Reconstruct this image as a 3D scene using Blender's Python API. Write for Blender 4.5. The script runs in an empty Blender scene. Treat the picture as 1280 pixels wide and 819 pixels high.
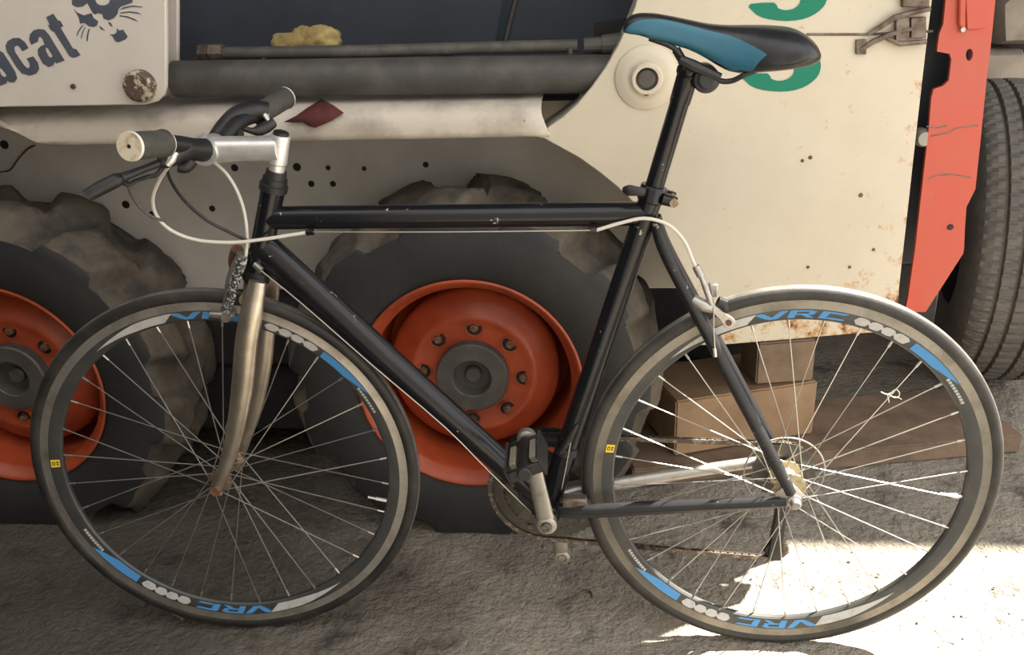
import bpy, bmesh, math, random
from mathutils import Vector, Matrix, noise
random.seed(7)
PI = math.pi; TAU = 2*PI
C = bpy.context.scene.collection
V = Vector

# ------------------------------------------------------------------ camera
FPX = 1142.3                                   # focal length in pixels of a 1280 px wide frame
CAM = V((0.6395, -1.3222, 1.1508)); PITCH, YAW, ROLL = 0.3917, -0.1005, -0.0384
_f = V((math.sin(YAW)*math.cos(PITCH), math.cos(YAW)*math.cos(PITCH), -math.sin(PITCH)))
_r = V((math.cos(YAW), -math.sin(YAW), 0)); _u = _r.cross(_f)
_r2 = _r*math.cos(ROLL)+_u*math.sin(ROLL); _u2 = -_r*math.sin(ROLL)+_u*math.cos(ROLL)
cd = bpy.data.cameras.new('camera'); cam = bpy.data.objects.new('camera', cd); C.objects.link(cam)
cd.sensor_width = 36; cd.lens = FPX/1280*36; cd.clip_start = .02
mw = Matrix((_r2, _u2, -_f)).transposed().to_4x4(); mw.translation = CAM
cam.matrix_world = mw
bpy.context.scene.camera = cam
def at(u, v, y):                               # world point seen at pixel (u, v) in the vertical plane Y = y
    d = _r2*((u-640)/FPX)+_u2*((409.5-v)/FPX)+_f
    return CAM+d*((y-CAM.y)/d.y)
def atz(u, v, z=0):
    d = _r2*((u-640)/FPX)+_u2*((409.5-v)/FPX)+_f
    return CAM+d*((z-CAM.z)/d.z)
def pix(p):
    q = V(p)-CAM; w = q.dot(_f)
    return 640+FPX*q.dot(_r2)/w, 409.5-FPX*q.dot(_u2)/w

# ------------------------------------------------------------------ light
sc = bpy.context.scene
sc.view_settings.view_transform = 'Standard'; sc.view_settings.look = 'None'
sc.view_settings.gamma = 1; sc.view_settings.exposure = 0.0; sc.view_settings.use_curve_mapping = False
wd = bpy.data.worlds.new('sky'); sc.world = wd; wd.use_nodes = True
bg = wd.node_tree.nodes['Background']; bg.inputs[0].default_value = (1, .985, .965, 1); bg.inputs[1].default_value = 2.15
SUN = V((.52, .326, .788)).normalized()
sl = bpy.data.lights.new('sun', 'SUN'); sl.energy = 36; sl.angle = math.radians(.6); sl.color = (1, .93, .8)
so = bpy.data.objects.new('sun', sl); C.objects.link(so); so.location = SUN*6
so.rotation_euler = SUN.to_track_quat('Z', 'Y').to_euler()

# ------------------------------------------------------------------ helpers
def empty(name, loc, label, cat, group=None):
    o = bpy.data.objects.new(name, None); C.objects.link(o); o.location = loc; o.empty_display_size = .05
    return tag(o, label, cat, group)
def tag(o, label, cat, group=None):
    o['label'] = label; o['category'] = cat
    if group: o['group'] = group
    return o
def spline(pts, n=8):
    pts = [V(p) for p in pts]; out = []
    for i in range(len(pts)-1):
        a = pts[max(i-1, 0)]; b = pts[i]; c = pts[i+1]; d = pts[min(i+2, len(pts)-1)]
        for k in range(n):
            t = k/n
            out.append(.5*((2*b)+(c-a)*t+(2*a-5*b+4*c-d)*t*t+(3*b-a-3*c+d)*t**3))
    return out+[pts[-1]]
def lerplist(vals, m):
    out = []; vals = [x if isinstance(x, tuple) else (x, x) for x in vals]
    for k in range(m):
        s = k/(m-1)*(len(vals)-1); i = min(int(s), len(vals)-2); t = s-i
        a, b = vals[i], vals[i+1]
        out.append(tuple(x*(1-t)+y*t for x, y in zip(a, b)))
    return out
class MB:
    def __init__(s): s.v = []; s.f = []; s.m = []
    def add(s, vs, fs, m=0):
        o = len(s.v); s.v += [tuple(x) for x in vs]
        for f in fs: s.f.append(tuple(i+o for i in f)); s.m.append(m)
        return s
    def tube(s, pts, r, seg=12, m=0, caps=True, up=(0, 1, 0)):
        pts = [V(p) for p in pts]; n = len(pts)
        rs = r if isinstance(r, list) else [r]*n
        if len(rs) != n: rs = lerplist(rs, n)
        vs = []; u = V(up)
        for i, p in enumerate(pts):
            t = (pts[min(i+1, n-1)]-pts[max(i-1, 0)]).normalized()
            u = (u-t*u.dot(t))
            if u.length < 1e-5: u = t.orthogonal()
            u.normalize(); w = t.cross(u)
            a, b = rs[i] if isinstance(rs[i], tuple) else (rs[i], rs[i])   # a along up, b across
            for k in range(seg):
                q = TAU*k/seg; vs.append(p+u*(a*math.cos(q))+w*(b*math.sin(q)))
        fs = [(i*seg+k, i*seg+(k+1) % seg, (i+1)*seg+(k+1) % seg, (i+1)*seg+k) for i in range(n-1) for k in range(seg)]
        if caps: fs += [tuple(range(seg))[::-1], tuple((n-1)*seg+k for k in range(seg))]
        return s.add(vs, fs, m)
    def cyl(s, a, b, r, seg=16, m=0, r2=None): return s.tube([a, b], [r, r if r2 is None else r2], seg, m)
    def lathe(s, prof, origin=(0, 0, 0), axis=(0, 1, 0), seg=32, m=0, closed=False, ms=None, disp=None, up=(0, 0, 1)):
        o = V(origin); ax = V(axis).normalized(); u = V(up); u = (u-ax*u.dot(ax)).normalized(); w = ax.cross(u); n = len(prof); vs = []
        for k in range(seg):
            q = TAU*k/seg; d = u*math.cos(q)+w*math.sin(q)
            for j, (r, t) in enumerate(prof):
                if disp: r += disp(q, j, r, t)
                vs.append(o+d*r+ax*t)
        base = len(s.v); s.v += [tuple(x) for x in vs]
        for k in range(seg):
            for j in range(n if closed else n-1):
                j2 = (j+1) % n; k2 = (k+1) % seg
                s.f.append((base+k*n+j, base+k*n+j2, base+k2*n+j2, base+k2*n+j)); s.m.append(ms[j] if ms else m)
        return s
    def box(s, c, size, m=0, rot=None):
        c = V(c); h = V(size)/2; vs = []
        for x in (-1, 1):
            for y in (-1, 1):
                for z in (-1, 1):
                    p = V((x*h.x, y*h.y, z*h.z)); vs.append(c+(rot@p if rot else p))
        return s.add(vs, [(0, 1, 3, 2), (4, 6, 7, 5), (0, 4, 5, 1), (2, 3, 7, 6), (0, 2, 6, 4), (1, 5, 7, 3)], m)
    def prism(s, pts, off, m=0):               # closed outline pts (3D, planar), pushed along off
        pts = [V(p) for p in pts]; n = len(pts); off = V(off)
        vs = pts+[p+off for p in pts]
        return s.add(vs, [tuple(range(n)), tuple(range(2*n-1, n-1, -1))]+[(i, i+n, (i+1) % n+n, (i+1) % n) for i in range(n)], m)
    def sphere(s, c, r, seg=12, rings=8, m=0):
        rr = V(r) if not isinstance(r, (int, float)) else V((r, r, r)); c = V(c)
        vs = [c+V((0, 0, rr.z))]
        for i in range(1, rings):
            a = PI*i/rings
            vs += [c+V((rr.x*math.sin(a)*math.cos(TAU*k/seg), rr.y*math.sin(a)*math.sin(TAU*k/seg), rr.z*math.cos(a))) for k in range(seg)]
        vs.append(c-V((0, 0, rr.z))); L = len(vs)-1
        fs = [(0, 1+k, 1+(k+1) % seg) for k in range(seg)]
        for i in range(rings-2):
            b = 1+i*seg; fs += [(b+k, b+seg+k, b+seg+(k+1) % seg, b+(k+1) % seg) for k in range(seg)]
        b = 1+(rings-2)*seg; fs += [(L, b+(k+1) % seg, b+k) for k in range(seg)]
        return s.add(vs, fs, m)
    def build(s, name, mats, parent=None, smooth=40, bevel=0, bseg=1):
        me = bpy.data.meshes.new(name); me.from_pydata(s.v, [], s.f)
        mats = mats if isinstance(mats, (list, tuple)) else [mats]
        for mt in mats: me.materials.append(mt)
        me.polygons.foreach_set('material_index', s.m)
        bm = bmesh.new(); bm.from_mesh(me)
        bmesh.ops.recalc_face_normals(bm, faces=bm.faces)
        if bevel:
            ed = [e for e in bm.edges if len(e.link_faces) == 2 and e.calc_face_angle(0) > .5]
            bmesh.ops.bevel(bm, geom=ed, offset=bevel, segments=bseg, affect='EDGES', clamp_overlap=True)
        bm.to_mesh(me); bm.free()
        if smooth:
            me.polygons.foreach_set('use_smooth', [True]*len(me.polygons)); me.set_sharp_from_angle(angle=math.radians(smooth))
        return link(name, me, parent)
def link(name, me, parent=None):
    o = bpy.data.objects.new(name, me); C.objects.link(o)
    if parent is not None:
        o.parent = parent
        if parent.type == 'EMPTY' and parent.parent is None: o.matrix_parent_inverse = Matrix.Translation(-parent.location)
    return o
def flat(name, outlines, y, mat, parent, thick=.0006):   # flat printed shape in the plane Y = y; outlines are pixel loops, holes included
    cu = bpy.data.curves.new(name, 'CURVE'); cu.dimensions = '2D'; cu.fill_mode = 'BOTH'; cu.extrude = thick/2
    for loop in outlines:
        sp = cu.splines.new('POLY'); sp.points.add(len(loop)-1); sp.use_cyclic_u = True
        for i, (u, v) in enumerate(loop):
            p = at(u, v, y); sp.points[i].co = (p.x, p.z, 0, 1)
    t = bpy.data.objects.new('t', cu); me = bpy.data.meshes.new_from_object(t); bpy.data.objects.remove(t)
    me.name = name; me.transform(Matrix(((1, 0, 0, 0), (0, 0, 1, y), (0, 1, 0, 0), (0, 0, 0, 1))))
    me.materials.clear(); me.materials.append(mat)
    return link(name, me, parent)
def smooth_loop(pts, n=3):                     # closed Catmull loop of 2D points
    out = []; m = len(pts)
    for i in range(m):
        a, b, c, d = (V((*pts[(i+k-1) % m], 0)) for k in range(4))
        for k in range(n):
            t = k/n; q = .5*((2*b)+(c-a)*t+(2*a-5*b+4*c-d)*t*t+(3*b-a-3*c+d)*t**3); out.append((q.x, q.y))
    return out

# ------------------------------------------------------------------ materials
def mat(name, col, rough=.5, metal=0, col2=None, scale=8, lo=.45, hi=.6, bump=0, bscale=60, spec=.5, detail=6, col3=None, scale3=30, lo3=.6, hi3=.68, coat=0):
    m = bpy.data.materials.new(name); m.use_nodes = True; nt = m.node_tree; b = nt.nodes['Principled BSDF']
    b.inputs['Roughness'].default_value = rough; b.inputs['Metallic'].default_value = metal
    b.inputs['Base Color'].default_value = (*col, 1); b.inputs['Specular IOR Level'].default_value = spec
    b.inputs['Coat Weight'].default_value = coat
    tc = nt.nodes.new('ShaderNodeTexCoord')
    def nz(sc_, det=detail):
        n = nt.nodes.new('ShaderNodeTexNoise'); n.inputs['Scale'].default_value = sc_; n.inputs['Detail'].default_value = det
        n.inputs['Roughness'].default_value = .65
        nt.links.new(tc.outputs['Object'], n.inputs['Vector']); return n.outputs['Fac']
    def ramp(src, a, z):
        r = nt.nodes.new('ShaderNodeMapRange'); r.inputs['From Min'].default_value = a; r.inputs['From Max'].default_value = z
        nt.links.new(src, r.inputs['Value']); return r.outputs['Result']
    cur = None
    def mixc(fac, c):
        nonlocal cur
        x = nt.nodes.new('ShaderNodeMix'); x.data_type = 'RGBA'
        nt.links.new(fac, x.inputs['Factor'])
        if cur: nt.links.new(cur, x.inputs['A'])
        else: x.inputs['A'].default_value = (*col, 1)
        x.inputs['B'].default_value = (*c, 1); cur = x.outputs['Result']
        nt.links.new(cur, b.inputs['Base Color'])
    if col2: mixc(ramp(nz(scale), lo, hi), col2)
    if col3: mixc(ramp(nz(scale3), lo3, hi3), col3)
    if bump:
        bp = nt.nodes.new('ShaderNodeBump'); bp.inputs['Strength'].default_value = bump; bp.inputs['Distance'].default_value = .003
        nt.links.new(nz(bscale, 4), bp.inputs['Height']); nt.links.new(bp.outputs['Normal'], b.inputs['Normal'])
    m['_mix'] = 0
    return m
def edge_rust(m, rust, terms, scale=28):
    """rust creeping in from edges: terms are (axis, edge coordinate, reach)"""
    nt = m.node_tree; b = nt.nodes['Principled BSDF']; tc = nt.nodes.new('ShaderNodeTexCoord')
    sx = nt.nodes.new('ShaderNodeSeparateXYZ'); nt.links.new(tc.outputs['Object'], sx.inputs[0])
    n = nt.nodes.new('ShaderNodeTexNoise'); n.inputs['Scale'].default_value = scale; n.inputs['Detail'].default_value = 8; n.inputs['Roughness'].default_value = .7
    nt.links.new(tc.outputs['Object'], n.inputs['Vector'])
    tot = n.outputs['Fac']
    for ax, e, reach, amt in terms:
        r = nt.nodes.new('ShaderNodeMapRange'); r.inputs['From Min'].default_value = e-reach; r.inputs['From Max'].default_value = e; r.inputs['To Max'].default_value = amt
        nt.links.new(sx.outputs[ax], r.inputs['Value'])
        a = nt.nodes.new('ShaderNodeMath'); nt.links.new(tot, a.inputs[0]); nt.links.new(r.outputs[0], a.inputs[1]); tot = a.outputs[0]
    for c, lo, hi in rust:
        r = nt.nodes.new('ShaderNodeMapRange'); r.inputs['From Min'].default_value = lo; r.inputs['From Max'].default_value = hi
        nt.links.new(tot, r.inputs['Value'])
        x = nt.nodes.new('ShaderNodeMix'); x.data_type = 'RGBA'; nt.links.new(r.outputs[0], x.inputs['Factor'])
        s = b.inputs['Base Color']
        if s.is_linked: nt.links.new(s.links[0].from_socket, x.inputs['A'])
        else: x.inputs['A'].default_value = s.default_value
        x.inputs['B'].default_value = (*c, 1); nt.links.new(x.outputs['Result'], s)
    return m
M = {}
M['black'] = mat('black_frame_paint', (.007, .0075, .010), .26, 0, (.012, .012, .014), 30, .5, .7, 0, spec=.4, coat=.1, col3=(.42, .40, .35), scale3=48, lo3=.672, hi3=.685)
M['stay'] = mat('scuffed_black_stay_paint', (.012, .012, .014), .38, 0, (.022, .022, .024), 30, .5, .7, 0, col3=(.45, .43, .38), scale3=60, lo3=.66, hi3=.69)
M['chrome'] = mat('dull_chrome', (.60, .54, .45), .34, .9, (.42, .37, .30), 22, .45, .7, .05, 200)
M['alu'] = mat('polished_aluminium', (.80, .79, .77), .33, .65, (.66, .65, .63), 40, .5, .7)
M['alu_dull'] = mat('dull_aluminium', (.44, .42, .39), .40, .8, (.27, .255, .23), 30, .5, .7)
M['track'] = mat('worn_rim_brake_track', (.50, .47, .42), .36, .75, (.36, .33, .29), 25, .45, .65)
M['rimdark'] = mat('dark_grey_rim', (.060, .062, .062), .42, .3, (.085, .08, .07), 20, .45, .7)
M['tyre'] = mat('bicycle_tyre_rubber', (.018, .017, .016), .5, 0, (.045, .040, .033), 18, .45, .7, .15, 300)
M['treadtop'] = mat('sun_lightened_worn_tread', (.14, .13, .115), .42, 0, (.07, .065, .058), 30, .4, .7, .15, 300)  # dusty worn tread, lightened further to strengthen the sun highlight
M['spoke'] = mat('steel_spoke', (.52, .51, .48), .3, .85)
M['hubf'] = mat('rusty_hub', (.34, .27, .2), .45, .8, (.16, .08, .04), 60, .45, .6)
M['brass'] = mat('yellowed_hub', (.40, .33, .21), .5, .6, (.22, .16, .09), 60, .5, .7)
M['rustybolt'] = mat('rusty_bolt', (.13, .065, .04), .7, .3, (.24, .12, .07), 90, .4, .6, .3, 200)
M['plastic'] = mat('black_plastic', (.014, .014, .015), .45, 0, (.03, .03, .03), 40, .5, .7)
M['rubbergrip'] = mat('grey_rubber_grip', (.055, .054, .048), .65, 0, (.085, .08, .068), 40, .4, .7, .2, 300)
M['cream'] = mat('cream_plastic', (.62, .55, .42), .5, 0, (.35, .28, .18), 70, .5, .68)
M['whiterub'] = mat('white_ring_plastic', (.75, .72, .64), .5)
M['cablewhite'] = mat('white_cable_housing', (.68, .64, .57), .45)
M['cablegrey'] = mat('grey_cable_housing', (.10, .10, .10), .45)
M['wire'] = mat('steel_wire', (.6, .57, .52), .35, .8)
M['guard'] = mat('clouded_plastic', (.30, .28, .24), .4)
M['cord'] = mat('black_and_white_cord', (.03, .03, .03), .8, 0, (.42, .42, .40), 260, .52, .57)
M['blue'] = mat('blue_sticker', (.075, .27, .56), .4)
M['greyst'] = mat('pale_grey_sticker', (.50, .49, .47), .4, 0, (.38, .37, .35), 60, .5, .7)
M['yellow'] = mat('yellow_sticker', (.80, .56, .03), .4)
M['inkblack'] = mat('black_ink', (.01, .01, .01), .5)
M['saddleblack'] = mat('black_saddle_vinyl', (.016, .017, .020), .32, 0, (.03, .03, .033), 60, .5, .7, .1, 400)
M['saddleblue'] = mat('blue_saddle_vinyl', (.032, .14, .215), .42, 0, (.028, .12, .185), 25, .45, .7, .1, 400)
M['chain'] = mat('oily_chain', (.12, .10, .085), .4, .8, (.3, .26, .22), 90, .5, .6)
M['ring'] = mat('dirty_chainring', (.085, .08, .072), .42, .7, (.16, .14, .12), 60, .5, .7)
M['reflector'] = mat('beige_reflector', (.26, .23, .18), .3)
WHITE = (.61, .55, .435)
M['panel'] = edge_rust(mat('cream_white_panel_paint', WHITE, .42, 0, (.555, .495, .385), 5, .4, .7, .02, 30, col3=(.30, .22, .15), scale3=32, lo3=.69, hi3=.74),
    [((.50, .30, .14), .64, .74), ((.14, .055, .025), .74, .80), ((.045, .025, .018), .86, .92)], [('X', 1.216, .030, .30), ('X', 1.25, .25, .09), ('Z', .47, -.12, .16)], 34)
M['arm'] = mat('greyed_white_arm_paint', (.68, .625, .565), .42, 0, (.62, .565, .50), 6, .4, .7, .02, 30, col3=(.2, .15, .12), scale3=45, lo3=.74, hi3=.78)
M['beam'] = mat('dirty_white_beam_paint', (.62, .555, .475), .45, 0, (.30, .26, .225), 9, .45, .75, .03, 40, col3=(.15, .11, .09), scale3=60, lo3=.68, hi3=.74)
M['chassis'] = mat('shaded_white_chassis_paint', (.56, .525, .47), .5, 0, (.47, .435, .385), 7, .4, .7, .02, 30, col3=(.16, .12, .09), scale3=50, lo3=.74, hi3=.78)  # the loader's white paint made greyer, shade put into the colour
M['darkbody'] = mat('dark_slate_body', (.044, .052, .068), .55, 0, (.030, .036, .048), 6, .4, .7, .03, 40)
M['teal'] = mat('dark_teal_strip', (.012, .026, .036), .45)
M['underbody'] = mat('black_underbody', (.012, .012, .013), .8, 0, (.03, .026, .022), 14, .5, .7)
M['cylpaint'] = mat('dusty_black_cylinder', (.062, .059, .055), .55, 0, (.115, .106, .094), 14, .42, .75, .05, 80)
M['rod'] = mat('chromed_rod', (.7, .7, .7), .15, 1)
M['hose'] = mat('dusty_hose', (.066, .062, .057), .6, 0, (.125, .112, .098), 25, .45, .7, .1, 200)
M['bigtyre'] = mat('loader_tyre_rubber', (.020, .021, .022), .62, 0, (.034, .033, .031), 6, .4, .7, .25, 60)
M['mudtread'] = mat('muddy_tyre_tread', (.115, .094, .069), .8, 0, (.045, .041, .035), 9, .42, .62, .6, 45, col3=(.13, .105, .072), scale3=20, lo3=.55, hi3=.7)
M['orange'] = mat('orange_wheel_paint', (.42, .075, .026), .36, 0, (.27, .042, .016), 9, .42, .7, .08, 30, col3=(.07, .025, .015), scale3=28, lo3=.68, hi3=.78)
M['hubgrey'] = mat('grey_hub_steel', (.115, .108, .10), .5, .3, (.07, .062, .055), 18, .4, .7, .15, 50)
M['redpost'] = mat('red_orange_post_paint', (.50, .075, .042), .45, 0, (.44, .10, .068), 5, .4, .7, .03, 30, col3=(.16, .05, .04), scale3=38, lo3=.69, hi3=.74)
M['logo'] = mat('slate_blue_lettering', (.075, .085, .115), .45, 0, (.10, .11, .14), 20, .4, .7)
M['green'] = mat('green_number_vinyl', (.005, .19, .115), .45, spec=.3)
M['oldmetal'] = mat('weathered_latch_metal', (.20, .17, .14), .5, .6, (.09, .055, .04), 40, .42, .65, .2, 120)
M['foam'] = mat('old_yellow_foam', (.42, .33, .13), .9, 0, (.24, .15, .06), 20, .45, .7, .8, 90)
M['rag'] = mat('dark_red_rag', (.105, .022, .022), .8, 0, (.06, .015, .015), 30, .45, .7, .2, 200)
M['timber'] = mat('brown_timber', (.36, .235, .135), .75, 0, (.26, .16, .09), 12, .4, .7, .25, 70)
M['timberdark'] = mat('dark_brown_timber', (.27, .19, .13), .8, 0, (.18, .125, .085), 14, .4, .7, .3, 60, col3=(.5, .45, .4), scale3=110, lo3=.75, hi3=.77)
M['plank'] = mat('weathered_plank', (.23, .155, .105), .8, 0, (.13, .09, .062), 10, .4, .65, .35, 40)
M['carrub'] = mat('worn_car_tyre', (.105, .098, .086), .8, 0, (.155, .14, .118), 14, .42, .7, .3, 90)
M['stone'] = mat('beige_stone', (.34, .29, .235), .85, 0, (.22, .185, .15), 6, .4, .7, .5, 25)
M['mortar'] = mat('dark_joint', (.10, .085, .07), .9, 0, (.06, .05, .042), 12, .4, .7, .4, 40)
M['concrete'] = mat('rough_concrete', (.37, .33, .27), .85, 0, (.25, .222, .182), 4.5, .38, .66, 1.0, 60, col3=(.10, .09, .078), scale3=9, lo3=.56, hi3=.72)
M['concrete'].node_tree.nodes['Bump'].inputs['Distance'].default_value = .02
def left_shade(m, x0, x1, k):                        # shade painted into the ground colour, ragged edge, heavier towards the left
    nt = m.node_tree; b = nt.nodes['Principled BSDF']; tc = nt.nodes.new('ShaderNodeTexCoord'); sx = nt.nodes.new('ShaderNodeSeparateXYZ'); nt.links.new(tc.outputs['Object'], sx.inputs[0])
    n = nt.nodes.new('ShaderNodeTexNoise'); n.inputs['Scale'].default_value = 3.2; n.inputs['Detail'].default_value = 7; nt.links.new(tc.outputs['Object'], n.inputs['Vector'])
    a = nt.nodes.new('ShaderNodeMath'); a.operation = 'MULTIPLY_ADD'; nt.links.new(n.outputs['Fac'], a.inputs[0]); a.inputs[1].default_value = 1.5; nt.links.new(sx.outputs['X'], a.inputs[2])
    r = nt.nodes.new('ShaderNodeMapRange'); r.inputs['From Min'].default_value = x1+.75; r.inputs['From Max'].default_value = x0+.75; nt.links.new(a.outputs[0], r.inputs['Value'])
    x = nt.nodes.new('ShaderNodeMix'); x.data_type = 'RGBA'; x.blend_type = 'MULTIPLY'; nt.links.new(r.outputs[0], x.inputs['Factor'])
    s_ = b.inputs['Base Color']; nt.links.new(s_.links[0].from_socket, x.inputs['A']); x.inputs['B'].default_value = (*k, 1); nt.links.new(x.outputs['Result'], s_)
left_shade(M['concrete'], -.1, .55, (.34, .33, .32))
M['pebble'] = mat('grey_pebble', (.28, .25, .21), .85, 0, (.2, .18, .15), 30, .4, .7, .3, 80)
M['shed'] = mat('grey_shed_sheet', (.20, .19, .18), .7, 0, (.14, .13, .12), 3, .4, .7)

# ================================================================== SETTING
NX, NY = 300, 190
X0, X1, Y0, Y1 = -.9, 2.3, -.35, 1.55
fl = MB(); vs = []
for j in range(NY+1):
    for i in range(NX+1):
        x = X0+(X1-X0)*i/NX; y = Y0+(Y1-Y0)*j/NY
        p = V((x, y, 0))
        h = noise.fractal(p*9, .9, 2, 4)*.0035+noise.fractal(p*34, .8, 2, 3)*.0022
        h += max(0, noise.noise(p*3.1)-.12)*.014*min(1, max(0, (x-.9)*2))
        e = min(x-X0, X1-x, y-Y0, Y1-y)
        h *= min(1, e/.08)
        vs.append((x, y, min(h-.002, .010) if e > 1e-6 else -.002))
fl.add(vs, [(j*(NX+1)+i, j*(NX+1)+i+1, (j+1)*(NX+1)+i+1, (j+1)*(NX+1)+i) for j in range(NY) for i in range(NX)])
o = len(fl.v); fl.v += [(-4, -4, -.002), (6, -4, -.002), (6, 4, -.002), (-4, 4, -.002)]
A, B, Cc, D = 0, NX, NY*(NX+1)+NX, NY*(NX+1)
fl.f += [(o, o+1, B, A), (o+1, o+2, Cc, B), (o+2, o+3, D, Cc), (o+3, o, A, D)]; fl.m += [0]*4
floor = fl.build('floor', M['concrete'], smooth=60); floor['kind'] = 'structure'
def struct(mb, name, m, **k):
    o = mb.build(name, m, **k); o['kind'] = 'structure'; return o
WY = 2.05
struct(MB().box((1, WY+.25, 2.26), (9.6, .3, 4.52)), 'wall_back', M['mortar'])
wb_ = bpy.data.objects['wall_back']
random.seed(3)
zc = .02; row = 0
while zc < 2.3:
    hh = random.uniform(.15, .24); x = .9+random.uniform(0, .2)
    while x < 3.4:
        ww = random.uniform(.2, .42)
        mb = MB(); n = 5; poly = []
        for k in range(10):
            a = TAU*k/10+.3; cxn = max(-1, min(1, 1.25*math.cos(a))); szn = max(-1, min(1, 1.25*math.sin(a)))
            poly.append((x+ww/2+cxn*(ww/2-.010)+random.uniform(-.014, .014), WY+.1, zc+hh/2+szn*(hh/2-.007)+random.uniform(-.006, .006)))
        d = random.uniform(.03, .07); vs = [V(p) for p in poly]; cen = V((x+ww/2, 0, zc+hh/2))
        ins = [V((cen.x+(p.x-cen.x)*.86, WY-d+random.uniform(-.022, .018), cen.z+(p.z-cen.z)*.84)) for p in vs]
        mb.add(vs+[V((p.x, WY-d*.5, p.z)) for p in vs]+ins+[V((cen.x, WY-d-.012, cen.z))],
               [(i+10*l, (i+1) % 10+10*l, (i+1) % 10+10*l+10, i+10*l+10) for l in (0, 1) for i in range(10)]+[(20+i, 20+(i+1) % 10, 30) for i in range(10)])
        mb.build('stone', M['stone'], wb_, smooth=50)
        x += ww+.004
    zc += hh+.004; row += 1
struct(MB().box((-2.35, -.6, 1.6), (.1, 5.4, 3.22)), 'wall_left', M['shed'])
struct(MB().prism([(-2.4, -.55, 3.22), (2.2, -.55, 3.22), (2.2, .4, 3.22), (4.5, .4, 3.22), (4.5, 1.03, 3.22), (2.5, 1.03, 3.22), (2.5, 2.12, 3.22), (-2.4, 2.12, 3.22)], (0, 0, .06)), 'ceiling', M['shed'])      # unseen roof cut to steer light, its rear eave stops short of the back wall
struct(MB().box((.55, -2.3, 1.2), (1.8, .1, 2.4)), 'shade_wall_front', M['shed'])  # unseen wall added to block low light from the front
struct(MB().box((-1.15, -1.2, 1.35), (2.3, .12, 2.7)), 'shade_wall_side', M['shed'])  # unseen wall added to keep light off the left floor and wheels

# ================================================================== BICYCLE
WB = .9484; RW = .335
bike = empty('bicycle', (.5, 0, 0), 'black road bicycle with silver fork and blue saddle leaning beside the white loader', 'bicycle')
STEER = .0658
RS = Matrix.Rotation(STEER, 4, 'Z')
def steer(p): q = V(p)-V((.04, 0, 0)); return RS@q+V((.04, 0, 0))

# ---- wheels
def rim_point(ang, frac, side=-1, lift=.0005):  # on the sloping dark flank of the rim; frac 0 at brake track, 1 at inner edge
    r = .3015+(.2845-.3015)*frac; y = (.0107+(.0062-.0107)*frac+lift)*side
    return V((r*math.cos(ang), y, r*math.sin(ang)))
def sticker(mb, loops_or_quad, m, a0, da):
    for poly in loops_or_quad:                  # convex polygons in (along, across); cut into columns so they follow the curve
        xs = [p[0] for p in poly]; lo, hi = min(xs), max(xs); n = max(2, int((hi-lo)*da/.02)+1)
        cols = []
        for i in range(n+1):
            x = lo+(hi-lo)*i/n; ys = []
            for k in range(len(poly)):
                p, q = poly[k], poly[(k+1) % len(poly)]
                if (p[0]-x)*(q[0]-x) <= 0 and p[0] != q[0]: ys.append(p[1]+(q[1]-p[1])*(x-p[0])/(q[0]-p[0]))
            if ys: cols.append((x, min(ys), max(ys)))
        vs = []
        for x, y0, y1 in cols: vs += [rim_point(a0-x*da, y0), rim_point(a0-x*da, y1)]
        mb.add(vs, [(2*i, 2*i+1, 2*i+3, 2*i+2) for i in range(len(cols)-1)], m)
G = {  # rim lettering drawn in a slanted box, x along the rim, y across (0 = brake track side)
 'V': [[(0, 0), (.28, 0), (.55, .75), (.40, 1)], [(.40, 1), (.55, .72), (.8, 0), (1.05, 0), (.72, 1)]],
 'R': [[(.12, 0), (.40, 0), (.28, 1), (0, 1)], [(.3, 0), (1.0, 0), (1.02, .2), (.32, .2)], [(.8, .1), (1.05, .1), (.95, .6), (.72, .6)], [(.28, .45), (.9, .45), (.86, .64), (.26, .64)], [(.5, .6), (.75, .6), (1.0, 1), (.72, 1)]],
 'C': [[(.12, 0), (.42, 0), (.30, 1), (0, 1)], [(.3, 0), (1.05, 0), (1.02, .24), (.32, .24)], [(.28, .76), (1.0, .76), (.96, 1), (.26, 1)]],
}
def glyph(ch, x0, w): return [[(x0+px*w, .1+.8*py) for px, py in poly] for poly in G[ch]]
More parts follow.
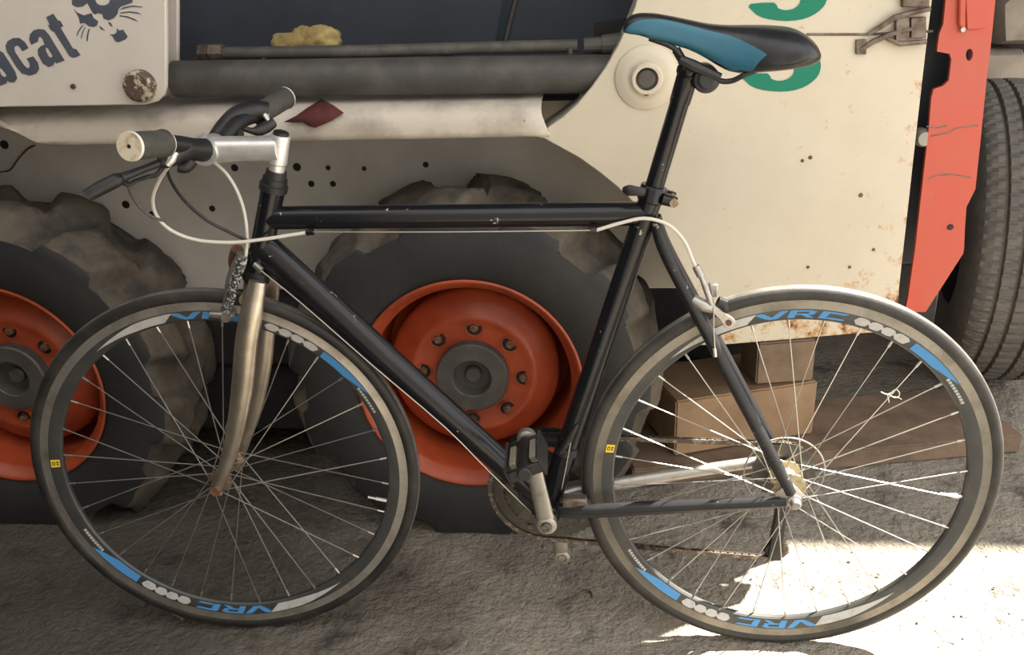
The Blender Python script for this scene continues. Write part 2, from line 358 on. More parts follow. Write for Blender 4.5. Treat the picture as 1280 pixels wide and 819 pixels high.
def make_wheel(name, loc, rz, front, track):
    prof = [(.3120, 0), (.3120, -.0075), (.3158, -.0088), (.3158, -.0105), (.3022, -.0106), (.3018, -.0107), (.2840, -.0062), (.2815, -.003), (.2812, 0),
            (.2815, .003), (.2840, .0062), (.3018, .0107), (.3022, .0106), (.3158, .0105), (.3158, .0088), (.3120, .0075)]
    ms = [0, 0, 0, 0, 0, 1, 1, 1, 1, 1, 1, 0, 0, 0, 0, 0]
    rim = MB().lathe(prof, seg=128, closed=True, ms=ms).build(name, [track, M['rimdark']], bike, smooth=30)
    rim.matrix_parent_inverse = Matrix.Translation(-bike.location); rim.location = loc; rim.rotation_euler = (0, 0, rz)
    tp = []
    for k in range(15):
        a = PI*(1.16-2.32*k/14)+PI/2-PI/2
        tp.append((.3235+.0127*math.cos(a), -.0127*math.sin(a)))
    tp = [(.3235+.0127*math.cos(a), .0127*math.sin(a)) for a in [(-.80+1.6*k/16)*PI for k in range(17)]]
    MB().lathe(tp, seg=128, ms=[1 if 6 <= k <= 9 else 0 for k in range(16)]).build('tyre', [M['tyre'], M['treadtop']], rim, smooth=60)
    # stickers: two sets opposite each other
    for base in (0, PI):
        a0 = (math.radians(127) if front else math.radians(132))+base; da = math.radians(98 if front else 96)
        w = MB(); sticker(w, [[(0, .55), (.17, .12), (.30, .08), (.265, .95), (.16, .9)]], 0, a0, da); w.build('rim_sticker', M['greyst'], rim, smooth=0)
        b = MB()
        for ch, x0, ww in (('V', .29, .10), ('R', .39, .085), ('C', .485, .085)): sticker(b, glyph(ch, x0, ww), 0, a0, da)
        b.build('rim_lettering', M['blue'], rim, smooth=0)
        g = MB()
        for x0, w_ in ((.595, .042), (.641, .040), (.684, .040), (.727, .048)):
            sticker(g, [[(x0, .5), (x0+.010, .16), (x0+.02, .08), (x0+w_, .12), (x0+w_+.008, .34), (x0+w_-.002, .84), (x0+w_-.014, .92), (x0+.004, .86)]], 0, a0, da)
        g.build('rim_lettering', M['greyst'], rim, smooth=0)
        b = MB(); sticker(b, [[(.80, .12), (.88, .08), (.97, .06), (1.0, .06), (.96, .5), (.90, .92), (.80, .92)]], 0, a0, da); b.build('rim_sticker', M['blue'], rim, smooth=0)
        s = MB()
        for k in range(9): sticker(s, [[(.965+k*.012, .45), (.974+k*.012, .45), (.974+k*.012, .72), (.965+k*.012, .72)]], 0, a0, da)
        s.build('rim_lettering', M['greyst'], rim, smooth=0)
    ya = math.radians(175 if front else 169)
    t = MB(); sticker(t, [[(-.5, .1), (.5, .1), (.5, .92), (-.5, .92)]], 0, ya, math.radians(2.9))
    k_ = MB()
    def q(x0, y0, x1, y1):
        c = [rim_point(ya-xx*math.radians(2.9), yy, lift=.0009) for xx, yy in ((x0, y0), (x1, y0), (x1, y1), (x0, y1))]; k_.add(c, [(0, 1, 2, 3)], 1)
    for i in range(10):                          # black ring and two bars on the yellow tag
        a, b2 = TAU*i/10, TAU*(i+1)/10
        c = [rim_point(ya-(.26*rr*math.cos(z))*math.radians(2.9), .36+.16*rr*math.sin(z), lift=.0009) for rr, z in ((1, a), (1, b2), (.55, b2), (.55, a))]; k_.add(c, [(0, 1, 2, 3)], 1)
    q(-.24, .62, -.06, .8); q(.04, .62, .24, .8)
    t.add(k_.v, k_.f, 1); t.build('rim_tag', [M['yellow'], M['inkblack']], rim, smooth=0)
    # valve
    va = math.radians(-14 if front else -6)
    d = V((math.cos(va), 0, math.sin(va)))
    MB().tube([d*.284, d*.262, d*.2615, d*.248], [.0032, .0032, .0022, .0020], 8).build('valve_stem', M['alu'], rim)
    # hub
    fw = .034 if front else .030; fr = .021 if front else .026
    if front:
        hp = [(0, -.052), (.007, -.052), (.009, -.042), (.010, -.038), (fr, -fw-.002), (fr, -fw+.002), (.012, -fw+.006), (.0095, 0), (.012, fw-.006), (fr, fw-.002), (fr, fw+.002), (.010, .038), (.008, .05), (0, .05)]
    else:
        hp = [(0, -.066), (.009, -.066), (.010, -.045), (.012, -.036), (fr, -fw-.002), (fr, -fw+.003), (.015, -fw+.008), (.014, 0), (.016, .006), (fr, .010), (fr, .014), (.012, .02), (.008, .064), (0, .064)]
    MB().lathe(hp, seg=32).build('hub', M['hubf'] if front else M['brass'], rim)
    fy = (-fw, fw) if front else (-fw, .012)
    protos = []
    for side in (0, 1):
        for lean in (-1, 1):
            ra = 0; ha = lean*math.radians(62)
            a = V((fr*.88*math.cos(ha), fy[side]+(.0022 if lean > 0 else -.0022), fr*.88*math.sin(ha)))
            e = V((.2835, (-.002, .002)[side], 0)); d = (e-a).normalized()
            mb = MB().tube([a, e-d*.014], .00095, 5); mb.tube([e-d*.014, e], [.0019, .0017], 6)
            protos.append(mb.build('spoke', M['spoke'], rim))
    first = [True]*4
    for i in range(32):
        side = i % 2; lean = (i//2) % 2; k = side*2+lean
        s = protos[k] if first[k] else protos[k].copy()
        if not first[k]: C.objects.link(s); s.parent = rim
        first[k] = False
        s.rotation_euler = (0, -TAU*(i+.35)/32, 0)
    return rim
fc = steer((0, 0, RW))
M['track2'] = mat('grey_rim_brake_track', (.24, .222, .19), .38, .7, (.17, .157, .13), 25, .45, .65)
front = make_wheel('front_wheel', fc, STEER, True, M['track'])
rear = make_wheel('rear_wheel', (WB, 0, RW), 0, False, M['track2'])
# cassette and spoke guard on the rear wheel
mb = MB()
for k in range(7):
    r = .052-.0045*k; y = .020+.0048*k
    prof = [(.012, y), (r-.003, y), (r, y+.0008), (r-.003, y+.0018), (.012, y+.0018)]
    mb.lathe(prof, seg=36, disp=lambda q, j, r_, t_: (.0016*math.cos(q*18) if j in (1, 2, 3) else 0))
mb.build('cassette', M['ring'], rear, smooth=30)
MB().lathe([(.064, .0165), (.066, .016), (.0665, .0175), (.065, .018)], seg=64, closed=True).build('spoke_guard', M['guard'], rear)

# ---- frame
HT, HB, BB = V((.151, 0, .829)), V((.107, 0, .697)), V((.557, 0, .277))
STT = V((.7195, 0, .812)); POST = V((.7625, 0, .972)); DR = V((WB, 0, RW))
ax = (HT-HB).normalized()
mb = MB().tube([HB, HB+ax*.02, HT-ax*.02, HT], [.0185, .018, .018, .0185], 24); mb.build('head_tube', M['black'], bike)
mb = MB().tube([HT-ax*.002, HT+ax*.008, HT+ax*.009, HT+ax*.018, HT+ax*.019, HT+ax*.030], [.0215, .0215, .019, .0185, .0165, .0150], 24)
MB().tube([HB-ax*.022, HB-ax*.014, HB-ax*.013, HB+ax*.002], [.0165, .0205, .021, .019], 24).build('lower_headset', M['plastic'], bike, smooth=30); mb.build('headset', M['plastic'], bike, smooth=30)
TT0, TT1 = V((.137, 0, .784)), V((.709, 0, .784))
MB().tube([TT0, TT0.lerp(TT1, .5), TT1], .0178, 24).build('top_tube', M['black'], bike)
DT0 = HB+ax*.042
MB().tube([DT0+V((-.01, 0, .008)), DT0.lerp(BB, .15), DT0.lerp(BB, .4), DT0.lerp(BB, .8), BB], [(.018, .030), (.019, .0265), (.0195, .0235), (.0195, .0215), (.0195, .0215)], 24).build('down_tube', M['black'], bike)
MB().tube([BB, BB.lerp(STT, .3), BB.lerp(STT, .6), STT], [.0195, .0185, .0175, .0175], 24).build('seat_tube', M['black'], bike)
MB().lathe([(0, -.036), (.015, -.036), (.0165, -.034), (.0215, -.034), (.0215, .034), (.0165, .034), (0, .036)], BB, seg=28).build('bottom_bracket_shell', M['black'], bike)
SSJ = V((.716, 0, .777))
for s in (-1, 1):
    e = DR+V((-.006, s*.064, .012))
    MB().tube(spline([SSJ+V((.010, s*.010, 0)), SSJ.lerp(e, .12)+V((0, s*.012, 0)), SSJ.lerp(e, .45)+V((0, s*.004, 0)), e], 6), [.0085, .0105, .0105, .0105, .009], 16).build('seatstay', M['stay'], bike)
    e2 = DR+V((-.012, s*.064, -.004))
    cs = MB().tube(spline([BB+V((.005, s*.018, 0)), BB+V((.06, s*.033, .008)), BB.lerp(DR, .5)+V((0, s*.047, 0)), e2], 6), [(.0105, .0125), (.0105, .0125), .0115, .009], 16)
    cs.build('chainstay', M['stay'] if s < 0 else M['alu_dull'], bike)
    d = MB().tube([DR+V((-.020, s*.063, .022)), DR+V((-.008, s*.064, .010)), DR+V((.002, s*.064, -.002))], [(.004, .013), (.004, .017), (.004, .017)], 14)
    d.lathe([(0, s*.0665), (.0115, s*.0665), (.0115, s*.072), (.0085, s*.073), (.0085, s*.080), (.006, s*.083), (0, s*.083)], DR, seg=16)
    dr = d.build('rear_dropout', M['alu_dull'], bike, smooth=30)
MB().cyl(SSJ.lerp(DR+V((0, -.06, 0)), .37)+V((0, -.005, 0)), SSJ.lerp(DR+V((0, .06, 0)), .37)+V((0, .005, 0)), .006, 10).build('brake_bridge', M['black'], bike)
# ---- fork
cr = HB-ax*.022
mb = MB().tube([cr+ax*.004, cr-ax*.012, cr-ax*.024], [.0175, .0165, .012], 20)
mb.tube([steer(cr-ax*.016+V((0, -.038, 0))), cr-ax*.014, steer(cr-ax*.016+V((0, .038, 0)))], [(.012, .013), (.0145, .0145), (.012, .013)], 16, up=(0, 0, 1))
fork = mb.build('fork_crown', M['chrome'], bike)
bl = [at(322, 352, -.032), at(315, 388, -.042), at(308, 430, -.047), at(303, 485, -.050), at(293, 545, -.053), at(281, 585, -.055), at(271, 609, -.056)]
for s in (1, -1):
    pts = [V((p.x, p.y*s, p.z)) for p in bl]
    if s < 0: pts = [steer(V((p.x-.04, p.y, p.z)) - V((0, 0, 0)) if False else RS@(RS@(p-V((.04, 0, 0))))+V((.04, 0, 0)) if False else p) for p in pts]
    sp = spline(pts, 6)
    MB().tube(sp, [(.010, .0135), (.0115, .0175), (.0115, .0185), (.011, .018), (.009, .0145), (.008, .011), (.0075, .0095)], 18).build('fork_blade', M['chrome'], bike)
    q = pts[-1]
    mb = MB().tube([q+V((0, 0, .006)), q+V((-.002, 0, -.014))], [(.004, .0095), (.004, .009)], 12)
    mb.build('fork_dropout', M['chrome'], bike)
    MB().lathe([(0, -.066*s), (.0085, -.066*s), (.0095, -.063*s), (.0095, -.058*s), (.006, -.052*s), (0, -.052*s)], V((q.x, 0, q.z-.004)), seg=10).build('axle_nut', M['rustybolt'], bike, smooth=25)
# ---- stem
S0 = HT+ax*.026; SJ = at(349, 186, 0); BC = at(262, 187, 0)
up = (SJ-S0).normalized()
mb = MB().tube([S0, SJ-up*.02], .0122, 20); mb.tube([SJ-up*.024, SJ-up*.022, SJ+up*.019, SJ+up*.021], [.0125, .0142, .0142, .0135], 20)
mb.tube([SJ, SJ.lerp(BC, .1), BC], .0195, 28)
mb.lathe([(.0128, -.024), (.0195, -.024), (.0203, -.022), (.0203, .022), (.0195, .024), (.0128, .024)], BC, seg=28, closed=True)
st = mb.build('stem', M['alu'], bike, smooth=35)
MB().tube([SJ+up*.019, SJ+up*.0255, SJ+up*.027], [.0115, .0115, .009], 16).build('stem_plug', M['plastic'], st)
q = BC+V((-.008, 0, .018)); MB().cyl(q+V((0, -.008, 0)), q+V((0, .008, 0)), .0055, 12).build('clamp_bolt', M['alu'], st)
# ---- handlebar
NE, FE = at(162, 183, -.22), at(357, 122, .22)
hb = spline([NE, at(205, 179, -.15), at(238, 183, -.075), BC+V((0, -.03, 0)), BC+V((0, .03, 0)), BC.lerp(FE, .40)+V((-.004, 0, .008)), BC.lerp(FE, .7), FE], 8)
bar = MB().tube(hb, .0118, 16).build('handlebar', M['plastic'], bike)
def along(path, y):
    for a, b in zip(path, path[1:]):
        if (a.y-y)*(b.y-y) <= 0 and a.y != b.y: return a.lerp(b, (y-a.y)/(b.y-a.y))
    return path[0] if abs(path[0].y-y) < abs(path[-1].y-y) else path[-1]
for ya, yb in ((-.22, -.148), (.222, .135)):
    a, b = along(hb, ya), along(hb, yb); d = (b-a).normalized()
    mb = MB()
    mb.tube([a-d*.001, a+d*.003, a+d*.0035, b-d*.0035, b-d*.003, b], [.0185, .0192, .0180, .0172, .0188, .0180], 24)
    mb.m = [1 if (i//24) in (0, 4) else 0 for i in range(24*5)]+[1, 0]
    if True: mb.m[24*5] = 2
    g = mb.build('grip', [M['rubbergrip'], M['whiterub'], M['cream']], bar, smooth=35)
    MB().cyl(a-d*.0016, a-d*.0005, .0026, 10).build('grip_hole', M['inkblack'], bar)
# ---- brake levers
def px(l): return [at(*p) for p in l]
mb = MB().tube(spline(px([(257, 186, -.05), (243, 187, -.07), (228, 186, -.095), (213, 197, -.115), (200, 203, -.125)]), 5), [.0150, .0160, .0165, .013, .009], 16)
mb.tube(spline(px([(240, 200, -.085), (232, 208, -.09), (222, 208, -.095)]), 4), [.009, .010, .008], 10)
lv = mb.build('brake_lever', M['plastic'], bike)
mb = MB().tube(spline(px([(214, 198, -.115), (196, 205, -.13), (178, 212, -.15), (160, 219, -.168), (150, 223, -.175), (146, 225, -.18), (128, 234, -.19), (108, 245, -.20)]), 5), [(.0055, .006), (.005, .0055), (.0045, .005), (.005, .006), (.006, .007), (.0085, .0095), (.0085, .0095), (.0075, .0085)], 12)
mb.tube(spline(px([(206, 205, -.12), (196, 218, -.125), (184, 221, -.13), (170, 226, -.15), (160, 231, -.16), (150, 226, -.172)]), 4), .0032, 8)
mb.build('lever_blade', M['plastic'], lv)
MB().tube(px([(219, 190, -.118), (214, 200, -.124), (209, 206, -.126)]), [.0055, .006, .005], 10).build('lever_pivot', M['alu'], lv)
mb = MB().tube(spline(px([(264, 176, .05), (278, 162, .075), (296, 145, .10), (318, 138, .125), (334, 140, .135)]), 5), [.008, .0140, .0155, .0160, .0155], 16)
mb.tube(spline(px([(284, 158, .08), (292, 166, .075), (301, 168, .07)]), 4), .008, 10)
lv2 = mb.build('brake_lever', M['plastic'], bike)
MB().tube(spline(px([(302, 160, .09), (318, 164, .10), (330, 160, .115), (341, 153, .13)]), 5), [.004, .005, .0095, .010, .009], 12).build('lever_blade', M['plastic'], lv2)
MB().tube(px([(330, 142, .12), (335, 150, .122)]), .004, 8).build('lever_pivot', M['alu'], lv2)
# ---- cables
def cable(name, pts, r, m, n=8): return MB().tube(spline(px(pts), n), r, 8).build(name, m, bike)
cable('brake_cable', [(212, 206, -.11), (200, 224, -.09), (191, 248, -.075), (196, 270, -.065), (214, 288, -.055), (246, 300, -.045), (290, 303, -.035), (330, 299, -.028), (362, 294, -.022), (388, 290, -.018)], .0027, M['cablewhite'])
cable('brake_cable', [(268, 203, 0), (283, 217, -.004), (297, 240, -.008), (306, 268, -.012), (309, 300, -.016), (306, 330, -.018)], .0026, M['cablewhite'])
cable('shift_cable', [(208, 205, -.10), (213, 225, -.085), (230, 250, -.06), (258, 275, -.04), (290, 292, -.028), (312, 302, -.02)], .0024, M['plastic'])
cable('shift_cable', [(158, 222, -.16), (163, 240, -.14), (175, 259, -.12), (192, 272, -.10), (207, 276, -.08)], .0024, M['cablegrey'])
cable('shift_cable', [(268, 176, .04), (255, 176, .02), (240, 181, -.03), (228, 186, -.07)], .0024, M['plastic'], 5)
cable('brake_wire', [(388, 290, -.018), (560, 290, -.018), (745, 288, -.018)], .0010, M['wire'], 3)
cable('brake_cable', [(745, 288, -.018), (775, 279, -.021), (806, 273, -.024), (835, 281, -.026), (855, 301, -.028), (866, 326, -.030), (871, 336, -.03)], .0027, M['cablewhite'])
cable('shift_wire', [(326, 338, -.02), (380, 382, -.023), (468, 459, -.026), (556, 534, -.026), (611, 589, -.024), (664, 641, -.02)], .0010, M['wire'], 3)
MB().tube(px([(738, 288, -.018), (746, 288, -.018)]), .0052, 10).build('cable_stop', M['plastic'], bike)
MB().tube(px([(383, 291, -.018), (392, 290, -.018)]), .0046, 10).build('cable_stop', M['black'], bike)
MB().tube(px([(318, 330, -.019), (327, 338, -.022)]), [.005, .006], 10).build('cable_stop', M['alu_dull'], bike)
# ---- front brake with cord
mb = MB().tube(spline(px([(303, 318, -.02), (290, 345, -.022), (285, 372, -.024), (283, 392, -.026)]), 4), [.009, .0075, .007, .006], 10)
fb = mb.build('front_brake', M['alu_dull'], bike)
mb = MB().tube(px([(264, 393, -.020), (276, 394, -.024), (293, 394, -.022)]), [.0055, .006, .0055], 12); mb.lathe([(0, -.034), (.007, -.034), (.008, -.031), (.008, -.02), (0, -.02)], V((at(284, 396, -.026).x, 0, at(284, 396, -.026).z)), seg=12)
mb.build('brake_pad_holder', M['alu_dull'], fb)
path = spline(px([(301, 325, -.030), (296, 345, -.034), (291, 362, -.036), (288, 376, -.038), (281, 388, -.038)]), 14); cv = []
for i, p in enumerate(path): cv.append(p+V((.0045*math.cos(i*1.25), .004*math.sin(i*1.25), 0)))
MB().tube(cv, .0042, 6).tube(path, .006, 8).build('tied_cord', M['cord'], fb)
MB().tube(spline(px([(297, 312, .0), (293, 325, .012), (297, 345, .02)]), 4), .010, 8).build('brake_arm', M['rustybolt'], fb)
# ---- seat post, clamp, saddle
pd = (POST-STT).normalized()
sp_ = MB().tube([STT-pd*.01, POST-pd*.03, POST-pd*.028, POST+pd*.018], [.0138, .0138, .0148, .0155], 20)
sp_.sphere(POST+pd*.016, (.018, .02, .016)); sp_.tube(px([(845, 62, -.012), (858, 84, -.010)]), .006, 8)
spo = sp_.build('seat_post', M['black'], bike)
cb = at(881, 97, 0)
mb = MB().lathe([(0, -.028), (.010, -.028), (.012, -.026), (.0165, -.025), (.0185, -.022), (.0185, .022), (.0165, .025), (0, .025)], cb, seg=24)
mb.tube(px([(850, 74, -.024), (866, 82, -.026), (900, 97, -.024)]), [.006, .008, .006], 8)
mb.tube(px([(850, 74, .024), (866, 82, .026), (900, 97, .024)]), [.006, .008, .006], 8)
mb.build('saddle_clamp', M['plastic'], spo)
cl = MB().tube([STT-pd*.010, STT-pd*.008, STT+pd*.012, STT+pd*.014], [.0185, .0202, .0202, .0190], 24)
cl.tube([STT+V((.014, -.014, -.002)), STT+V((.034, -.014, -.008))], [.009, .008], 10); cl.tube([STT+V((.014, .014, -.002)), STT+V((.034, .014, -.008))], [.009, .008], 10)
sc_ = cl.build('seat_clamp', M['black'], bike)
bp = STT+V((.030, 0, -.006)); MB().cyl(bp+V((0, -.026, 0)), bp+V((0, .024, 0)), .0062, 12).build('clamp_bolt', M['hubf'], sc_)
MB().tube(spline(px([(806, 240, -.024), (796, 239, -.026), (786, 238, -.024), (779, 237, -.02)]), 4), [(.004, .006), (.005, .007), (.0055, .0085), (.003, .004)], 10).build('clamp_lever', M['plastic'], sc_)
top = [(779, 34), (783, 24), (795, 17), (815, 16), (835, 19), (860, 24), (885, 29), (910, 31), (940, 31), (970, 32), (995, 36), (1012, 48), (1020, 62), (1022, 72)]
bot = [(779, 40), (784, 43), (800, 46), (820, 52), (842, 58), (862, 64), (882, 74), (898, 84), (915, 93), (935, 96), (960, 95), (985, 92), (1005, 87), (1015, 82)]
wid = [.006, .016, .020, .021, .022, .024, .027, .032, .042, .056, .067, .070, .056, .030]
n_t = 20; vs = []; N = len(top)
def cr1(l, m_):
    out = spline([V((*(x if isinstance(x, tuple) else (x, 0)), 0)) for x in l], m_); return out
TT_, BT_, WD_ = cr1(top, 5), cr1(bot, 5), cr1(wid, 5)
rows = len(TT_)
for i in range(rows):
    w = max(.004, WD_[i].x); zt = at(TT_[i].x, TT_[i].y, 0); zb = at(BT_[i].x, BT_[i].y, -w*.9)
    for k in range(n_t):
        a = TAU*k/n_t; c, s = math.cos(a), math.sin(a)
        yy = w*math.copysign(abs(s)**.62, s); f = .5+.5*math.copysign(abs(c)**.75, c)
        x = zb.x+(zt.x-zb.x)*f; vs.append(V((x, yy, zb.z+(zt.z-zb.z)*f)))
sad = MB()
fs = [(i*n_t+k, i*n_t+(k+1) % n_t, (i+1)*n_t+(k+1) % n_t, (i+1)*n_t+k) for i in range(rows-1) for k in range(n_t)]
sad.add(vs, fs+[tuple(range(n_t)), tuple((rows-1)*n_t+k for k in range(n_t))])
saddle = sad.build('saddle', M['saddleblack'], bike, smooth=60)
sm = saddle.modifiers.new('s', 'SUBSURF'); sm.levels = 1; sm.render_levels = 1
# blue side panels, a thin skin laid over the flanks
bp_top = [(781, 38), (787, 31), (800, 25), (828, 24), (860, 31), (890, 39), (915, 45), (935, 54), (950, 62), (959, 68)]
bp_bot = [(781, 41), (790, 43), (812, 48), (835, 54), (860, 62), (880, 70), (900, 80), (920, 90), (936, 92), (950, 76)]
from mathutils.bvhtree import BVHTree
bv = BVHTree.FromPolygons(vs, fs)
tp_, bt_ = spline([V((*p, 0)) for p in bp_top], 6), spline([V((*p, 0)) for p in bp_bot], 6)
near = []; K = 8
for a, b in zip(tp_, bt_):
    for k in range(K+1):
        p = a.lerp(b, k/K); d = (at(p.x, p.y, 0)-CAM).normalized()
        h = bv.ray_cast(CAM, d); hit = h[0]
        if hit is None:
            h = bv.find_nearest(at(p.x, p.y, -.02)); hit = h[0]
        near.append(V((hit.x, min(hit.y, -.001)-.0009, hit.z-.0002)))
R_ = len(tp_)
for s in (1, -1):
    mb = MB().add([V((p.x, p.y*s, p.z)) for p in near], [(i*(K+1)+k, i*(K+1)+k+1, (i+1)*(K+1)+k+1, (i+1)*(K+1)+k) for i in range(R_-1) for k in range(K)])
    mb.build('saddle_side_panel', M['saddleblue'], saddle, smooth=60)
for s in (-1, 1):
    MB().tube(spline([at(812, 48, s*.010), at(842, 60, s*.018), at(858, 80, s*.022), at(880, 92, s*.022), at(900, 101, s*.022), at(915, 101, s*.026), at(930, 94, s*.034), at(945, 88, s*.036)], 5), .0038, 10).build('saddle_rail', M['plastic'], saddle)
# ---- rear brake
rb = MB().tube(spline(px([(866, 374, -.028), (880, 382, -.032), (893, 386, -.034)]), 4), [.008, .010, .007], 12)
rb.tube(spline(px([(874, 340, -.032), (882, 360, -.034), (889, 380, -.036)]), 4), [.0035, .0048, .005], 10)
rb.tube(px([(870, 333, -.03), (876, 345, -.032)]), .0062, 10)
rbo = rb.build('rear_brake', M['alu_dull'], bike)
mb = MB(); arm = smooth_loop([(888, 378), (897, 384), (906, 392), (916, 398), (920, 405), (914, 411), (906, 409), (900, 400), (892, 392)], 3)
mb.prism([at(u, v, -.040) for u, v in arm], (0, .006, 0)); mb.build('brake_arm', M['alu_dull'], rbo, bevel=.001)
MB().tube(px([(911, 404, -.043), (911, 404, -.038)]), .0045, 12).build('brake_bolt', M['rustybolt'], rbo)
mb = MB().tube(px([(897, 377, -.034), (904, 380, -.034), (906, 388, -.034)]), [.008, .009, .006], 10); mb.build('brake_pad', M['plastic'], rbo)
MB().prism([at(u, v, -.012) for u, v in ((886, 356), (898, 356), (896, 372), (890, 372))], (0, .012, 0)).build('brake_arm', M['alu_dull'], rbo, bevel=.0015)
MB().tube(px([(892, 385, -.042), (892, 412, -.040), (894, 444, -.046)]), .0010, 6).tube(px([(893, 436, -.046), (894, 446, -.047)]), .0028, 8).build('brake_wire', M['wire'], rbo)
# ---- cranks, rings, chain
CR = BB+V((0, .045, 0))
def crank(o, e, name):
    o, e = V(o), V(e); L = (e-o)
    mb = MB().tube([o+L*-.02, o+L*.1, o+L*.5, o+L*.9, e], [(.0075, .0150), (.0085, .0145), (.0075, .0130), (.0070, .0135), (.0065, .0135)], 16)
    mb.lathe([(0, -.010), (.0125, -.010), (.0168, -.007), (.0168, .008), (.012, .011), (0, .011)], o, seg=24); mb.lathe([(0, -.008), (.012, -.008), (.0150, -.006), (.0150, .006), (.012, .008), (0, .008)], e, seg=20)
    c = mb.build(name, M['alu_dull'], bike, smooth=50)
    return c
c1 = crank((.557, -.058, .277), (.530, -.074, .446), 'crank_arm')
o = V((.557, -.058, .277)); MB().lathe([(0, -.0135), (.004, -.0135), (.0042, -.0155), (.0085, -.0155), (.0095, -.012), (.0095, -.009)], o, seg=18).build('crank_bolt', M['chain'], c1)
c2 = crank((.557, .066, .277), (.575, .080, .110), 'crank_arm')
MB().lathe([(.0065, -.0090), (.0085, -.0090), (.0085, -.0080), (.0065, -.0080)], V((.575, .080, .110)), seg=16, closed=True).build('pedal_thread', M['hubf'], c2)
def ring(R, r_in, y, teeth):
    n = teeth*4; prof = [(r_in, y), (R-.005, y-.0004), (R, y+.0006), (R, y+.0016), (R-.005, y+.0026), (r_in, y+.0024)]
    return MB().lathe(prof, BB, seg=n, closed=True, disp=lambda q, j, r_, t_: (.0022*math.cos(q*teeth) if j in (2, 3) else 0))
rg = ring(.104, .083, .047, 52)
for k in range(5):
    a = TAU*k/5+.5; d = V((math.cos(a), 0, math.sin(a)))
    rg.tube([BB+d*.012+V((0, .052, 0)), BB+d*.085+V((0, .050, 0))], [(.004, .012), (.003, .008)], 10)
rgo = rg.build('chainring', M['ring'], bike, smooth=30)
ring(.079, .058, .039, 40).build('inner_ring', M['ring'], rgo, smooth=30)
for k in range(5):
    a = TAU*k/5+.5; d = V((math.cos(a), 0, math.sin(a)))
    MB().cyl(BB+d*.0815+V((0, .036, 0)), BB+d*.0815+V((0, .053, 0)), .005, 10).build('ring_bolt', M['chain'], rgo)
cy = .048; cpath = []
PU, PL = V((WB+.012, .052, .262)), V((WB+.004, .060, .150))
RC = V((WB, 0, RW))
for k in range(19):
    a = PI/2+PI*k/18*1.02-.0; cpath.append(BB+V((.1055*math.cos(a), cy, .1055*math.sin(a))))
for k in range(1, 7): cpath.append((BB+V((-.006, cy, -.1055))).lerp(PL+V((-.004, 0, -.019)), k/6))
for k in range(5): a = -PI/2+k*PI/4*.8; cpath.append(PL+V((.019*math.cos(a), 0, .019*math.sin(a))))
for k in range(5): a = -PI/2-.3-k*.7; cpath.append(PU+V((.018*math.cos(a), 0, .018*math.sin(a))))
for k in range(8): a = -1.0+k*(PI/2+1.0)/7; cpath.append(RC+V((.043*math.cos(a), .036, .043*math.sin(a))))
for k in range(1, 6): cpath.append((RC+V((0, .036, .043))).lerp(BB+V((0, cy, .1055)), k/6))
cpath.append(cpath[0]); ch = MB(); step = .0127/2; carry = 0; alt = 0
for a, b in zip(cpath, cpath[1:]):
    L = (b-a).length
    if L < 1e-6: continue
    d = (b-a)/L; t = carry
    rot = d.to_track_quat('X', 'Z').to_matrix()
    while t < L:
        p = a+d*t
        if alt % 2 == 0:
            for s in (-1, 1): ch.box(p+V((0, s*.0032, 0)), (.0125, .0012, .0078), 0, rot)
        else: ch.box(p, (.0095, .0046, .0058), 0, rot)
        alt += 1; t += step
    carry = t-L
ch.build('chain', M['chain'], bike, smooth=0)
rd = MB().tube([V((WB+.006, .072, RW-.008)), V((WB+.022, .076, RW-.045)), V((WB+.016, .070, .270))], [.010, .012, .011], 12)
rdo = rd.build('rear_derailleur', M['plastic'], bike)
mb = MB()
for y in (.048, .066): mb.tube([PU+V((0, y-.052, .012)), PL+V((0, y-.060+.002, -.016))], [(.0012, .008), (.0012, .011)], 12)
mb.build('derailleur_cage', M['plastic'], rdo)
for p in (PU, PL): MB().lathe([(0, -.004), (.015, -.004), (.0175, -.001), (.0175, .001), (.015, .004), (0, .004)], p, seg=22, disp=lambda q, j, r_, t_: .0015*math.cos(q*11) if j in (2, 3) else 0).build('jockey_wheel', M['plastic'], rdo)
# ---- front derailleur
fd = MB().tube(px([(712, 552, -.004), (690, 552, .01), (668, 550, .03)]), [.007, .006, .006], 10); fd.tube(px([(700, 566, -.02), (712, 548, -.022), (722, 530, -.02)]), [.004, .006, .003], 10)
fdo = fd.build('front_derailleur', M['plastic'], bike)
MB().tube([BB.lerp(STT, .20)-V((0, 0, .006)), BB.lerp(STT, .20)+V((.002, 0, .008))], .0208, 20).build('clamp_band', M['plastic'], fdo)
for y in (.036, .056):
    mb = MB(); lp = []
    for k in range(9): a = math.radians(62+k*8); lp.append(BB+V((.116*math.cos(a), y, .116*math.sin(a))))
    for k in range(9): a = math.radians(126-k*8); lp.append(BB+V((.096*math.cos(a), y, .096*math.sin(a))))
    mb.prism(lp, (0, .0015, 0)); mb.build('derailleur_cage', M['plastic'], fdo)
MB().tube(px([(724, 512, -.016), (713, 555, -.020), (702, 612, -.02)]), .0009, 6).build('shift_wire', M['wire'], fdo)
mb = MB().box(BB+V((.045, -.024, .022)), (.042, .022, .018)); mb.lathe([(0, -.012), (.010, -.012), (.010, .012), (0, .012)], BB+V((.064, -.024, .012)), seg=14); mb.build('kickstand_plate', M['oldmetal'], bike, bevel=.003)
